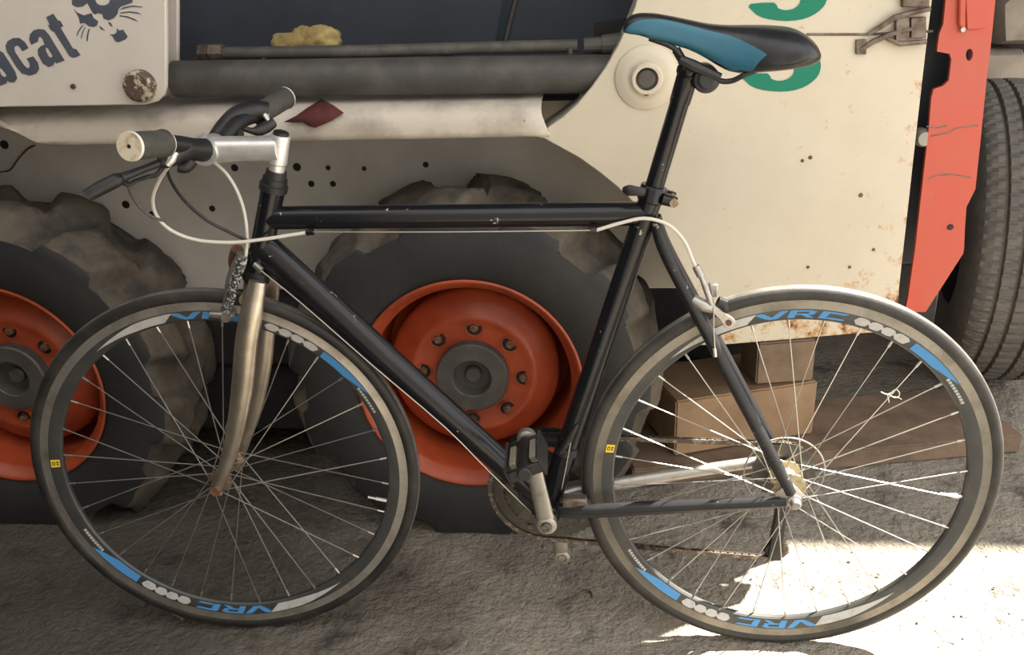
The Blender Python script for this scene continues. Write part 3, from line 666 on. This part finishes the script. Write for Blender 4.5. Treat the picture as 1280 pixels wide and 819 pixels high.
# ---- pedal
pe = V((.530, -.074, .446)); ang = math.radians(24); fx = V((math.cos(ang), 0, math.sin(ang))); fz = V((-math.sin(ang), 0, math.cos(ang)))
ry = V((.04, -1, -.02)).normalized()
rotp = Matrix((fx, ry, fz)).transposed()
mb = MB().tube([pe, pe+ry*.012, pe+ry*.02, pe+ry*.10], [.007, .010, .0125, .0115], 16)
ped = mb.build('pedal', M['plastic'], bike)
for s in (-1, 1):
    m_ = MB(); lp = []; n = 10
    base = pe+fx*(s*.027)+ry*.018
    for k in range(n):                           # saw-toothed cage plate
        lp += [base+ry*(.085*k/n)+fz*.012, base+ry*(.085*(k+.5)/n)+fz*.0165]
    lp += [base+ry*.085+fz*.012]; lo = [base+ry*.085-fz*.012]
    for k in range(n)[::-1]: lo += [base+ry*(.085*(k+.5)/n)-fz*.0165, base+ry*(.085*k/n)-fz*.012]
    m_.prism(lp+lo, fx*.003); m_.build('pedal_cage', M['plastic'], ped)
for t in (.020, .098): MB().box(pe+ry*t, (.054, .006, .018), 0, rotp).build('pedal_end_plate', M['plastic'], ped, bevel=.001)
for s in (-1, 1): MB().box(pe+ry*.058+fx*(s*.0165)+fz*.007, (.010, .050, .010), 0, rotp).build('pedal_reflector', M['reflector'], ped, bevel=.001)
MB().tube([pe+ry*.099, pe+ry*.105, pe+ry*.107], [.0115, .011, .009], 16).build('dust_cap', M['plastic'], ped)

# thread caught on a rear spoke
p0 = at(1110, 493, -.012)
mb = MB().tube(spline([p0+V((-.012, -.002, .005)), p0, p0+V((.010, -.003, .010)), p0+V((.016, -.004, .002)), p0+V((.010, -.004, -.004)), p0+V((-.001, -.003, .001)), p0+V((.002, -.004, -.012))], 5), .0009, 6)
mb.tube(spline([p0+V((.008, -.003, -.003)), p0+V((.016, -.004, -.004)), p0+V((.020, -.004, -.007))], 4), .0008, 6)
tag(mb.build('thread', M['cablewhite']), 'short white thread knotted round a spoke of the rear bicycle wheel', 'thread')

# ================================================================== LOADER
ld = empty('skid_steer_loader', (.3, .7, 0), 'white skid steer loader with orange wheels parked behind the bicycle', 'loader')
# ---- wheels
def loader_wheel(cx, cz, phase):
    yc = .43; H = .125
    prof = [(.224, -.118), (.240, -.125), (.262, -.131), (.290, -.134), (.315, -.133), (.335, -.129), (.343, -.127), (.349, -.120), (.352, -.112), (.357, -.104), (.364, -.092), (.369, -.078), (.373, -.055), (.375, -.03), (.376, 0)]
    prof = prof+[(r, -y) for r, y in prof[-2::-1]]
    n = len(prof); seg = 264; nl = 11
    def disp(q, j, r, y):
        if r < .342: return .0016*noise.noise(V((math.cos(q)*3, math.sin(q)*3, r*20)))
        side = 0 if y < 0 else .5
        ph = (q+phase)*nl/TAU+side+abs(y)*2.2
        w = abs((ph % 1)-.5)*2                  # 1 at groove, 0 at lug centre
        t = max(0, min(1, (w-.50)/.20)); t = t*t*(3-2*t)
        depth = .024 if r > .350 else .016
        wear = noise.fractal(V((math.cos(q)*4+phase, math.sin(q)*4, y*14)), .8, 2, 4)
        return -depth*t+.014*(1-t)*(1 if abs(y) > .03 else .6)+.009*wear
    ms = [0 if (prof[j][0] < .343 and prof[j+1][0] < .35) else 1 for j in range(n-1)]
    mb = MB().lathe(prof, (cx, yc, cz), seg=seg, ms=ms, disp=disp)
    mb.v = [(x, y, z if z > .02 else .0+.006*(z+.05) if z > -.05 else 0.0) if z <= .02 else (x, y, z) for x, y, z in mb.v]
    ty = mb.build('loader_wheel', [M['bigtyre'], M['mudtread']], ld, smooth=55)
    o = (cx, yc, cz)
    rp = [(.224, -.1), (.226, -.121), (.229, -.125), (.225, -.127), (.219, -.124), (.214, -.112), (.206, -.105), (.203, -.095), (.205, -.02), (.196, .06), (.17, .07), (.0, .07)]
    MB().lathe(rp, o, seg=72).build('wheel_rim', M['orange'], ty, smooth=50)
    dp = [(.172, .03), (.177, -.022), (.177, -.030), (.172, -.037), (.152, -.050), (.136, -.059), (.130, -.064), (.124, -.066), (.118, -.063), (.100, -.061), (.086, -.060), (.072, -.058), (.0, -.050)]
    MB().lathe(dp, o, seg=64).build('wheel_disc', M['orange'], ty, smooth=60)
    hp = [(.075, -.058), (.075, -.080), (.072, -.084), (.041, -.085), (.0395, -.083), (.037, -.056), (0, -.056)]
    hub = MB().lathe(hp, o, seg=48); hub.lathe([(.0, -.068), (.015, -.068), (.018, -.064), (.019, -.046)], o, seg=16); hub.build('wheel_hub', M['hubgrey'], ty, smooth=30)
    for k in range(8):
        a = TAU*k/8+PI/2-.10+phase*.1; c = V((cx+.104*math.cos(a), yc-.061, cz+.104*math.sin(a)))
        mb = MB().lathe([(.0155, .002), (.0165, -.003), (.0185, -.0035), (.0200, .001)], c, seg=16, m=0)
        mb.lathe([(.0160, -.0010), (0, -.0010)], c, seg=16, m=1)
        mb.lathe([(0, -.013), (.0045, -.013), (.005, -.009), (.0085, -.008), (.0095, .0)], c, seg=6, m=2)
        mb.build('lug_nut', [M['orange'], M['inkblack'], M['rustybolt']], ty, smooth=30)
    return ty
loader_wheel(.385, .345, .30)
loader_wheel(-.612, .338, .05)
# ---- chassis
def pbox(name, x0, x1, y0, y1, z0, z1, m, bev=.004):
    return MB().box(((x0+x1)/2, (y0+y1)/2, (z0+z1)/2), (x1-x0, y1-y0, z1-z0)).build(name, m, ld, bevel=bev)
wall = pbox('chassis_side', -1.3, 1.15, .575, .60, .455, .93, M['chassis'])
pbox('underbody', -1.25, .74, .66, 1.25, .16, .88, M['underbody'], .02)
pbox('rear_underbody', .70, 1.15, .95, 1.30, .10, .60, M['underbody'], .02)
pbox('axle_housing', -.72, .5, .56, .70, .25, .44, M['underbody'], .03)
pbox('cab_side', -.45, .80, .80, .83, .88, 1.95, M['darkbody'])
pbox('cab_deck', -1.2, 1.0, .43, .82, .885, .895, M['underbody'])
pbox('cab_front', -.47, -.44, .80, 1.5, .88, 1.95, M['darkbody'])
pbox('rear_body', .82, 1.185, .40, 1.35, .47, 1.42, M['darkbody'], .02)
pbox('rear_door', 1.10, 1.312, .42, .47, .56, 1.42, M['darkbody'])
pbox('sun_block', 1.10, 1.31, .43, .50, .42, .56, M['underbody'])  # box added behind the post to trim the sun patch on the ground
pbox('chain_case', -1.2, .70, .585, .67, .09, .46, M['underbody'])
pbox('cab_roof', -.5, .85, .70, 1.55, 1.95, 2.02, M['darkbody'], .02)
mb = MB().prism([at(u, v, .795) for u, v in ((640, -60), (656, -60), (628, 54), (619, 54))], (0, .006, 0)); mb.build('cab_strip', M['teal'], ld)
mb = MB().prism([at(u, v, .793) for u, v in ((657, -60), (661, -60), (633, 54), (629, 54))], (0, .008, 0)); mb.build('cab_strip', M['cylpaint'], ld)
for u, v, r in [(5, 181, 5), (293, 210, 4), (371, 209, 4.5), (410, 210, 2.6), (455, 211, 2.4), (389, 230, 3.5), (416, 230, 3.2), (532, 206, 3.0), (265, 261, 3.4), (157, 256, 4.5), (190, 269, 4.5), (389, 184, 0), (220, 266, 0)]:
    if r: p = at(u, v, .574); MB().lathe([(0, 0), (r/560, 0), (r/560+.0012, .0012), (r/560+.0016, .003)], p, seg=16).build('bolt_hole', M['inkblack'], wall)
MB().tube(spline([at(u, v, .572) for u, v in ((-4, 215), (12, 213), (22, 200), (34, 187), (44, 182))], 4), .0018, 6).build('weld_seam', M['oldmetal'], wall)
# ---- fender beam
bprof = [(.345, .838), (.330, .838), (.3225, .842), (.320, .850), (.320, .866), (.323, .880), (.333, .892), (.350, .899), (.44, .908), (.56, .910)]
mb = MB(); xs = [(-1.1, -1.1), (-.476, -.476), (-.475, -.40)]+[(-.40+k*.047, -.385+k*.0470) for k in range(1, 21)]; vs = []
nb = len(bprof)
for xt, xb in xs:
    for (y, z) in bprof:
        f = max(0, min(1, (z-.838)/.045)); vs.append((xb+(xt-xb)*f, y+.0012*noise.noise(V((xt*9, z*20, 0))), max(z, .884) if xb < -.45 else z))
mb.add(vs, [(i*nb+j, i*nb+j+1, (i+1)*nb+j+1, (i+1)*nb+j) for i in range(len(xs)-1) for j in range(nb-1)])
beam = mb.build('fender_beam', M['beam'], ld, smooth=50)
sol = beam.modifiers.new('t', 'SOLIDIFY'); sol.thickness = .006; sol.offset = -1
# ---- lift arm with lettering
AY = .285
armpoly = [(-420, -130), (204, -130), (206, -40), (207, 0), (207.5, 60), (207, 108), (204, 119), (196, 127), (182, 131), (120, 132), (0, 134), (-420, 143)]
mb = MB().prism([at(u, v, AY) for u, v in armpoly], (0, .012, 0)); arm = mb.build('lift_arm', M['arm'], ld, bevel=.002)
mb = MB().prism([at(u, v, .40) for u, v in [(-380, -120), (221, -120), (222, 12), (222, 110), (205, 122), (-380, 134)]], (0, .012, 0)); mb.build('arm_inner_plate', M['arm'], ld, bevel=.002)
mb = MB().prism([at(u, v, AY+.012) for u, v in [(-400, 60), (-400, -120), (120, -120), (120, 60)]], (0, .105, 0)); mb.build('arm_core', M['underbody'], ld)
def z1(l, s=5.818, ox=0, oy=0): return [(ox+x/s, oy+y/s) for x, y in l]
LY = AY-.0006
lt = [('t', [[(335, 125), (388, 100), (420, 148), (437, 150), (460, 190), (440, 200), (530, 352), (555, 358), (585, 400), (555, 415), (528, 420), (505, 408), (395, 232), (372, 222), (350, 185), (362, 178)]]),
 ('a', [[(228, 325), (212, 290), (218, 250), (245, 220), (285, 210), (325, 217), (358, 255), (470, 440), (410, 462), (398, 448), (388, 475), (352, 488), (312, 462), (278, 400), (275, 360), (298, 335), (325, 325), (310, 285), (295, 265), (280, 272), (276, 302)], [(332, 345), (348, 350), (382, 405), (374, 420), (356, 412), (334, 370)]]),
 ('c', [[(208, 350), (162, 372), (140, 338), (118, 330), (104, 345), (110, 378), (175, 475), (200, 497), (218, 487), (215, 460), (193, 425), (242, 410), (275, 455), (285, 500), (265, 535), (215, 550), (160, 535), (120, 490), (50, 375), (40, 335), (55, 300), (95, 277), (140, 275), (180, 305)]]),
 ('b', [[(-150, 200), (-95, 175), (-10, 345), (0, 370), (25, 385), (50, 425), (110, 520), (125, 570), (105, 598), (75, 600), (50, 588), (48, 606), (0, 625), (-20, 600)], [(-10, 490), (12, 500), (44, 540), (46, 556), (30, 560), (8, 545)]])]
for ch_, loops in lt: flat('letter', [z1(l) for l in loops], LY, M['logo'], arm)
em = [[[(525, -40), (525, 35), (560, 52), (600, 48), (635, 22), (655, 60), (672, 90), (690, 105), (715, 95), (745, 105), (752, 135), (790, 148), (830, 130), (855, 100), (862, 65), (880, 48), (962, 18), (968, -40), (1000, -190), (900, -150), (760, -170), (640, -150), (520, -210)], [(692, 0), (705, 25), (730, 38), (765, 38), (790, 25), (802, 0), (785, -22), (745, -35), (710, -22)]],
 [[(535, 62), (560, 90), (610, 112), (650, 100), (668, 98), (680, 130), (715, 155), (705, 185), (680, 197), (645, 190), (615, 165), (582, 172), (575, 130)]],
 [[(850, 205), (868, 222), (895, 215), (928, 265), (915, 285), (860, 308), (838, 300), (820, 265), (800, 252), (830, 250), (850, 235)]],
 [[(868, 72), (900, 52), (960, 40), (1035, 48), (1035, 53), (960, 49), (905, 62)]], [[(872, 92), (940, 82), (1000, 90), (1032, 106), (1000, 99), (940, 91), (875, 99)]], [[(870, 110), (930, 118), (980, 138), (1008, 158), (975, 147), (925, 127), (870, 119)]],
 [[(612, 178), (590, 205), (572, 235), (562, 262), (558, 255), (568, 225), (588, 195)]], [[(625, 195), (610, 220), (600, 250), (594, 282), (589, 276), (596, 240), (612, 205)]], [[(655, 208), (645, 240), (637, 300), (630, 300), (632, 260), (642, 215)]],
 [[(720, 185), (735, 195), (765, 222), (735, 214)]], [[(785, 160), (805, 163), (820, 195), (800, 184)]]]
for loops in em: flat('emblem', [z1(l) for l in loops], LY, M['logo'], arm)
pc = at(177, 107, AY)
MB().lathe([(0, -.020), (.022, -.020), (.0265, -.017), (.028, -.010), (.0285, 0)], pc, seg=32).build('pivot_pin', edge_rust(mat('chipped_pin_paint', (.50, .43, .32), .5), [((.10, .065, .05), .455, .49)], [('Z', 1.2, .1, 0)], 55), arm, smooth=30)
MB().lathe([(0, -.004), (.0045, -.004), (.005, 0)], at(92, 108, AY), seg=6).build('bolt_head', M['oldmetal'], arm)
# ---- cylinder, rod, hose
c0, c1_ = at(219, 99, .375), at(772, 92, .375)
mb = MB().tube([c0-V((.002, 0, 0)), c0, c0.lerp(c1_, .5), c1_], [.030, .0335, .0335, .0335], 32); mb.build('lift_cylinder', M['cylpaint'], ld)
MB().tube([c0-V((.09, 0, 0)), c0], .014, 20).build('cylinder_rod', M['rod'], ld)
h0, h1 = at(250, 66, .40), at(772, 56, .40)
hp_ = spline([at(272, 66, .40), at(330, 66, .40), at(450, 64, .395), at(600, 60, .395), at(722, 57, .395)], 5)
hs = MB().tube(hp_, .0115, 16).build('hydraulic_pipe', M['hose'], ld)
MB().tube([h0, at(262, 66, .40)], [.0165, .0175], 6).tube([at(263, 66, .40), at(280, 66, .40)], [.0175, .0165], 6).build('pipe_fitting', M['oldmetal'], hs, smooth=25)
MB().tube([at(712, 60, .385), at(713, 68, .385)], .005, 8).build('bleed_screw', M['cylpaint'], hs)
MB().tube([at(730, 57, .395), at(752, 56, .395), at(752.5, 56, .395), at(778, 54, .395)], [.014, .014, .017, .019], 14).build('pipe_fitting', M['cylpaint'], hs, smooth=25)
for u in (330, 560): 
    MB().tube([at(u, 66, .40)+V((0, 0, -.003)), at(u, 76, .40)+V((0, 0, -.005))], .008, 8).build('pipe_bracket', M['cylpaint'], ld)
mb = MB().prism([at(u, v, .44) for u, v in ((742, 30), (800, 20), (800, 130), (742, 130))], (0, .02, 0)); mb.build('cylinder_bracket', M['underbody'], ld)
# ---- right side panel
PY = .33
arch = [(680, 173), (700, 184), (725, 198), (750, 216), (772, 234), (795, 256), (815, 283), (835, 315), (850, 348), (862, 385), (869, 432)]
lead = [(670, 171), (684, 160), (703, 147), (722, 130), (740, 108), (757, 84), (772, 58), (785, 30), (794, 8), (803, -30), (812, -130)]
pp = lead+[(1174, -130), (1165, 0), (1156, 75), (1144, 180), (1133, 280), (1124, 360), (1121, 414)]+[(1060, 418), (980, 425), (905, 431)]+arch[::-1]
pan = MB().prism([at(u, v, PY) for u, v in pp], (0, .010, 0)).build('side_panel', M['panel'], ld, bevel=.0015)
rim_ = MB(); ap = [at(u, v, PY+.010) for u, v in arch]
rim_.add(ap+[p+V((0, .10, 0)) for p in ap], [(i, i+1, i+1+len(ap), i+len(ap)) for i in range(len(ap)-1)]); rim_.build('arch_flange', M['chassis'], ld)
lp_ = [at(u, v, PY+.010) for u, v in lead]
rim_ = MB().add(lp_+[p+V((0, .12, 0)) for p in lp_], [(i, i+1, i+1+len(lp_), i+len(lp_)) for i in range(len(lp_)-1)]); rim_.build('panel_flange', M['chassis'], ld)
bpts = [(1121, 414), (1060, 418), (980, 425), (905, 431), (869, 432)]; ap = [at(u, v, PY+.010) for u, v in bpts]
MB().add(ap+[p+V((0, .12, 0)) for p in ap], [(i, i+1, i+1+len(ap), i+len(ap)) for i in range(len(ap)-1)]).build('panel_flange', M['underbody'], ld)
dc = at(808, 97, PY)
mb = MB().lathe([(.056, 0), (.054, -.004), (.044, -.009), (.036, -.011), (.028, -.010), (.0275, -.020), (.025, -.023), (.0195, -.023), (.019, -.006), (0, -.005)], dc, seg=48); pb = mb.build('pivot_boss', M['panel'], pan, smooth=35)
MB().lathe([(0, -.020), (.014, -.020), (.0165, -.017), (.0168, -.004)], dc, seg=24).build('pivot_pin', M['hubgrey'], pan, smooth=35)
MB().cyl(at(808, 117, PY-.022), at(808, 117, PY), .005, 8).build('lock_bolt', M['rustybolt'], pan)
GY = PY-.0006
def z6(l): return [(760+x/4.571, y/4.571) for x, y in l]
up3 = [(803, 40), (815, 22), (948, 15), (970, 45), (1010, 58), (1060, 50), (1095, 20), (1100, -20), (1085, -60), (1040, -85), (980, -90), (980, -190), (1040, -195), (1080, -225), (1080, -260), (1050, -290), (1005, -290), (970, -255), (830, -270), (860, -340), (930, -385), (1020, -395), (1120, -385), (1200, -340), (1225, -270), (1200, -190), (1150, -145), (1215, -110), (1252, -50), (1250, 0), (1230, 40), (1180, 82), (1110, 110), (1020, 120), (920, 110), (850, 85)]
up3 = up3[:1]+smooth_loop(up3, 2)[2:-1]
flat('number', [z6(up3)], GY, M['green'], pan)
flat('number', [z6([(x-38 if y > -150 else 985+(x-1020)*.7, y+404 if y > -150 else 254+(y+150)*.30) for x, y in up3])], GY, M['green'], pan)
# seam, latch, small marks
MB().tube([at(1008, 43, PY), at(1085, 43, PY), at(1166, 39, PY)], .0022, 8).build('panel_seam', M['oldmetal'], pan)
lm = MB().tube([at(1085, 43, PY-.006), at(1100, 34, PY-.008), at(1118, 22, PY-.012), at(1135, 17, PY-.012), at(1163, 11, PY-.010)], [.0035, .0045, .005, .0045, .004], 8)
lm.tube([at(1076, 62, PY-.005), at(1092, 52, PY-.007), at(1112, 43, PY-.010), at(1140, 36, PY-.010)], [.004, .005, .0045, .0035], 8)
lm.tube([at(1108, 48, PY-.008), at(1125, 55, PY-.010), at(1158, 52, PY-.010)], [.003, .0045, .004], 8)
lat = lm.build('hinge_latch', M['oldmetal'], pan)
for u0, v0, u1, v1, dd in ((1120, 22, 1137, 52, .012), (1139, 22, 1158, 48, .010), (1128, -8, 1162, 9, .012), (1070, 50, 1083, 68, .006)):
    MB().prism([at(u, v, PY-dd) for u, v in ((u0, v0), (u1, v0-1), (u1, v1), (u0, v1))], (0, dd, 0)).build('latch_plate', M['oldmetal'], lat, bevel=.001)
for u, v, r in ((1003, 201, 3), (1013, 197, 3.5), (1076, 244, 4), (1010, 334, 3), (1062, 334, 3), (1092, 312, 3)):
    MB().lathe([(0, -.002), (r/700*.55, -.002), (r/700*.75, 0)], at(u, v, PY), seg=10).build('rust_pit', M['rustybolt'], pan)
MB().lathe([(0, -.03), (.012, -.03), (.016, -.02), (.016, 0)], at(1150, 170, .38), axis=(0, 1, 0), seg=20).build('rubber_stop', M['guard'], ld)
# ---- red rear post
RY = .35
rp_ = [(1196, -150), (1186, -20), (1181, 0), (1178, 30), (1173, 42), (1170, 64), (1186, 67), (1188, 74), (1185, 100), (1178, 107), (1166, 111), (1163, 122), (1160, 160), (1152, 230), (1143, 310), (1134, 372), (1130, 389), (1156, 389), (1180, 352), (1203, 316), (1205, 285), (1207, 258), (1218, 236), (1224, 180), (1232, 100), (1238, 50), (1243, 0), (1260, -150)]
hole1 = smooth_loop([(1208, 62), (1213, 61), (1215, 68), (1212, 75), (1208, 75), (1206, 69)], 2)
def slab(name, loops, y, th, m, parent, **k):
    o = flat(name, loops, y+th/2, m, parent, th); return o
post = slab('rear_post', [rp_, hole1], RY, .009, M['redpost'], ld)
mb = MB().prism([at(u, v, RY+.009) for u, v in [(1205, 316), (1207, 258), (1218, 236), (1232, 100), (1243, 0), (1260, -150), (1256, -150), (1239, 0), (1228, 100), (1214, 236), (1203, 258)]], (0, .055, 0)); mb.build('post_flange', M['redpost'], post)
mb = MB().prism([at(u, v, RY-.004) for u, v in [(1206, -40), (1236, -40), (1233, 34), (1226, 36), (1209, 37)]], (0, .004, 0)); mb.build('post_pocket', M['redpost'], post, bevel=.001)
mb = MB().prism([at(u, v, RY-.009) for u, v in [(1200, -40), (1209, -40), (1207, 34), (1203, 38), (1199, 30)]], (0, .009, 0)); mb.build('post_rib', M['redpost'], post, bevel=.002)
MB().lathe([(0, -.004), (.004, -.004), (.005, 0)], at(1203, 37, RY-.006), seg=10).build('post_bolt', M['alu_dull'], post)
MB().lathe([(0, -.002), (.0045, -.002), (.006, 0)], at(1188, 284, RY), seg=10).build('post_hole', M['inkblack'], post)
for l in (((1158, 158), (1170, 160), (1184, 157)), ((1164, 170), (1185, 166), (1196, 160), (1222, 157)), ((1160, 224), (1172, 219), (1190, 218), (1213, 222))):
    MB().tube([at(u, v, RY) for u, v in l], .0012, 6).build('post_crack', M['oldmetal'], post)
# ================================================================== LOOSE THINGS
# yellow foam behind the pipe
fo = MB(); fc_ = at(386, 56, .455); fo.sphere(fc_, (.066, .034, .034), 40, 24)
fo.v = [tuple(V(p)+(V(p)-fc_)*(.34*noise.fractal(V(p)*22, .9, 2, 4)+.12*noise.noise(V(p)*60))) for p in fo.v]
tag(fo.build('foam_chunk', M['foam'], smooth=70), 'torn lump of yellow foam wedged behind the hydraulic pipe', 'foam')
# red rag on the beam
def beam_y(z):
    for (y0, z0), (y1, z1) in zip(bprof[3:], bprof[4:]):
        if z0 <= z <= z1: return y0+(y1-y0)*(z-z0)/(z1-z0)
    return .32 if z < .85 else .56
def on_beam(u, v):
    best = None
    for k in range(240):
        y = .318+k*.001; p = at(u, v, y)
        if p.z <= .912 and y >= beam_y(p.z): return p
    return at(u, v, .45)
ro = [(357, 156), (372, 148), (388, 137), (404, 127), (418, 135), (431, 144), (415, 154), (396, 163), (388, 161), (380, 156), (368, 156)]
cu_ = (394, 147); rg_ = MB(); vs = [on_beam(*cu_)+V((0, -.012, .008))]
for f in (.5, 1):
    for u, v in ro:
        p = on_beam(cu_[0]+(u-cu_[0])*f, cu_[1]+(v-cu_[1])*f); vs.append(p+V((0, -.008, .006+.002*noise.noise(p*40))))
L = len(ro); fs = [(0, 1+k, 1+(k+1) % L) for k in range(L)]+[(1+k, 1+L+k, 1+L+(k+1) % L, 1+(k+1) % L) for k in range(L)]
rag = rg_.add(vs, fs).build('rag', M['rag'], smooth=60); tag(rag, 'dark red scrap of cloth lying on the dirty white beam', 'rag')
rag.modifiers.new('t', 'SOLIDIFY').thickness = .003
# timbers
def timber(name, p0, p1, depth, z0, z1, m, label, noise_amp=.002):
    p0, p1 = V((p0[0], p0[1], 0)), V((p1[0], p1[1], 0)); d = (p1-p0).normalized(); nrm = V((-d.y, d.x, 0)); L = (p1-p0).length
    mb = MB(); n = 16; vs = []
    for i in range(n+1):
        for a, z in ((0, z0), (depth, z0), (depth, z1), (0, z1)):
            q = p0+d*(L*i/n)+nrm*a; q.z = z
            vs.append(q+V((noise.noise(q*7), noise.noise(q*7+V((5, 0, 0))), noise.noise(q*7+V((0, 5, 0))) if z > z0 else 0))*noise_amp)
    fs = [(i*4+k, i*4+(k+1) % 4, (i+1)*4+(k+1) % 4, (i+1)*4+k) for i in range(n) for k in range(4)]+[(0, 1, 2, 3), tuple(n*4+k for k in (3, 2, 1, 0))]
    return tag(mb.add(vs, fs).build(name, m, bevel=.004, bseg=2), label, 'timber')
pl0, pl1 = V((.72, .49)), V((1.645, .672))
timber('plank', pl0, pl1, .26, .001, .048, M['plank'], 'long weathered brown plank lying on the ground under the timber block', .003)
dd = (pl1-pl0).normalized(); b0 = atz(843, 571, .05); 
bR = V((b0.x, b0.y))+V((.947, .32))*.355
timber('timber_block', (b0.x, b0.y), (bR.x, bR.y), .20, .052, .192, M['timber'], 'large squared brown timber block lying on the plank behind the rear wheel')
u0 = at(944, 490, b0.y+.085); 
timber('timber_block', (u0.x, u0.y), (u0.x+.133, u0.y+.022), .12, .196, .30, M['timberdark'], 'small dark brown wood block standing on the larger timber under the loader')
# truck tyre
tx = empty('truck_tyre', (1.70, 1.16, 0), 'large worn tyre standing upright behind the red post at right', 'tyre')
TRX = V((1, -.16, 0)).normalized(); TC = V((1.70, 1.16, .402))
prof = [(.20, -.09), (.23, -.115), (.28, -.128), (.33, -.126), (.365, -.118), (.385, -.108), (.393, -.098), (.3965, -.085), (.398, -.070), (.387, -.067), (.387, -.062), (.399, -.059), (.400, -.040), (.400, -.030), (.388, -.027), (.388, -.022), (.400, -.019), (.4005, 0)]
prof = prof+[(r, -y) for r, y in prof[-2::-1]]
def td(q, j, r, y):
    if r < .392: return 0
    t = q*77/TAU+.30*math.sin(y*150)+(.5 if y > .02 else 0); w = abs((t % 1)-.5)
    return -.005 if w > .37 else 0
MB().lathe(prof, TC, axis=TRX, seg=616, disp=td).build('tyre_casing', M['carrub'], tx, smooth=25)
MB().lathe([(.20, -.09), (.195, -.08), (.19, -.03), (.08, -.02), (0, -.02)], TC, axis=TRX, seg=48).build('tyre_rim', M['underbody'], tx)
# hook, twig, pebbles
hk = atz(722, 745, .004)
mb = MB().tube(spline([hk+V((-.035, -.028, 0)), hk+V((-.015, -.012, .001)), hk+V((0, 0, .002)), hk+V((.012, .010, .003)), hk+V((.024, .008, .003)), hk+V((.027, -.004, .002))], 5), [.002, .002, .003, .003, .003], 8)
tag(mb.build('hook', M['oldmetal']), 'small bent grey metal hook lying on the concrete floor', 'hook')
tw = atz(222, 771, .003)
tag(MB().tube([tw+V((-.012, .006, .001)), tw+V((.012, -.006, 0))], [.0016, .0022], 6).build('twig', M['timber']), 'short pale twig on the floor below the front wheel', 'twig')
random.seed(11); gv = MB()
for k in range(190):
    x, y = random.uniform(.45, 1.6), random.uniform(-.08, .32)
    if x < .80 and y > .2: continue
    if random.random() > .25+.6*(x > 1): continue
    r = random.choice([.0012, .0015, .002, .002, .003]); gv.sphere((x, y, r*.5), (r*random.uniform(.8, 1.5), r, r*.8), 6, 4)
g = gv.build('gravel', M['pebble'], smooth=0); g['kind'] = 'stuff'; tag(g, 'loose grit scattered over the rough concrete floor', 'gravel')
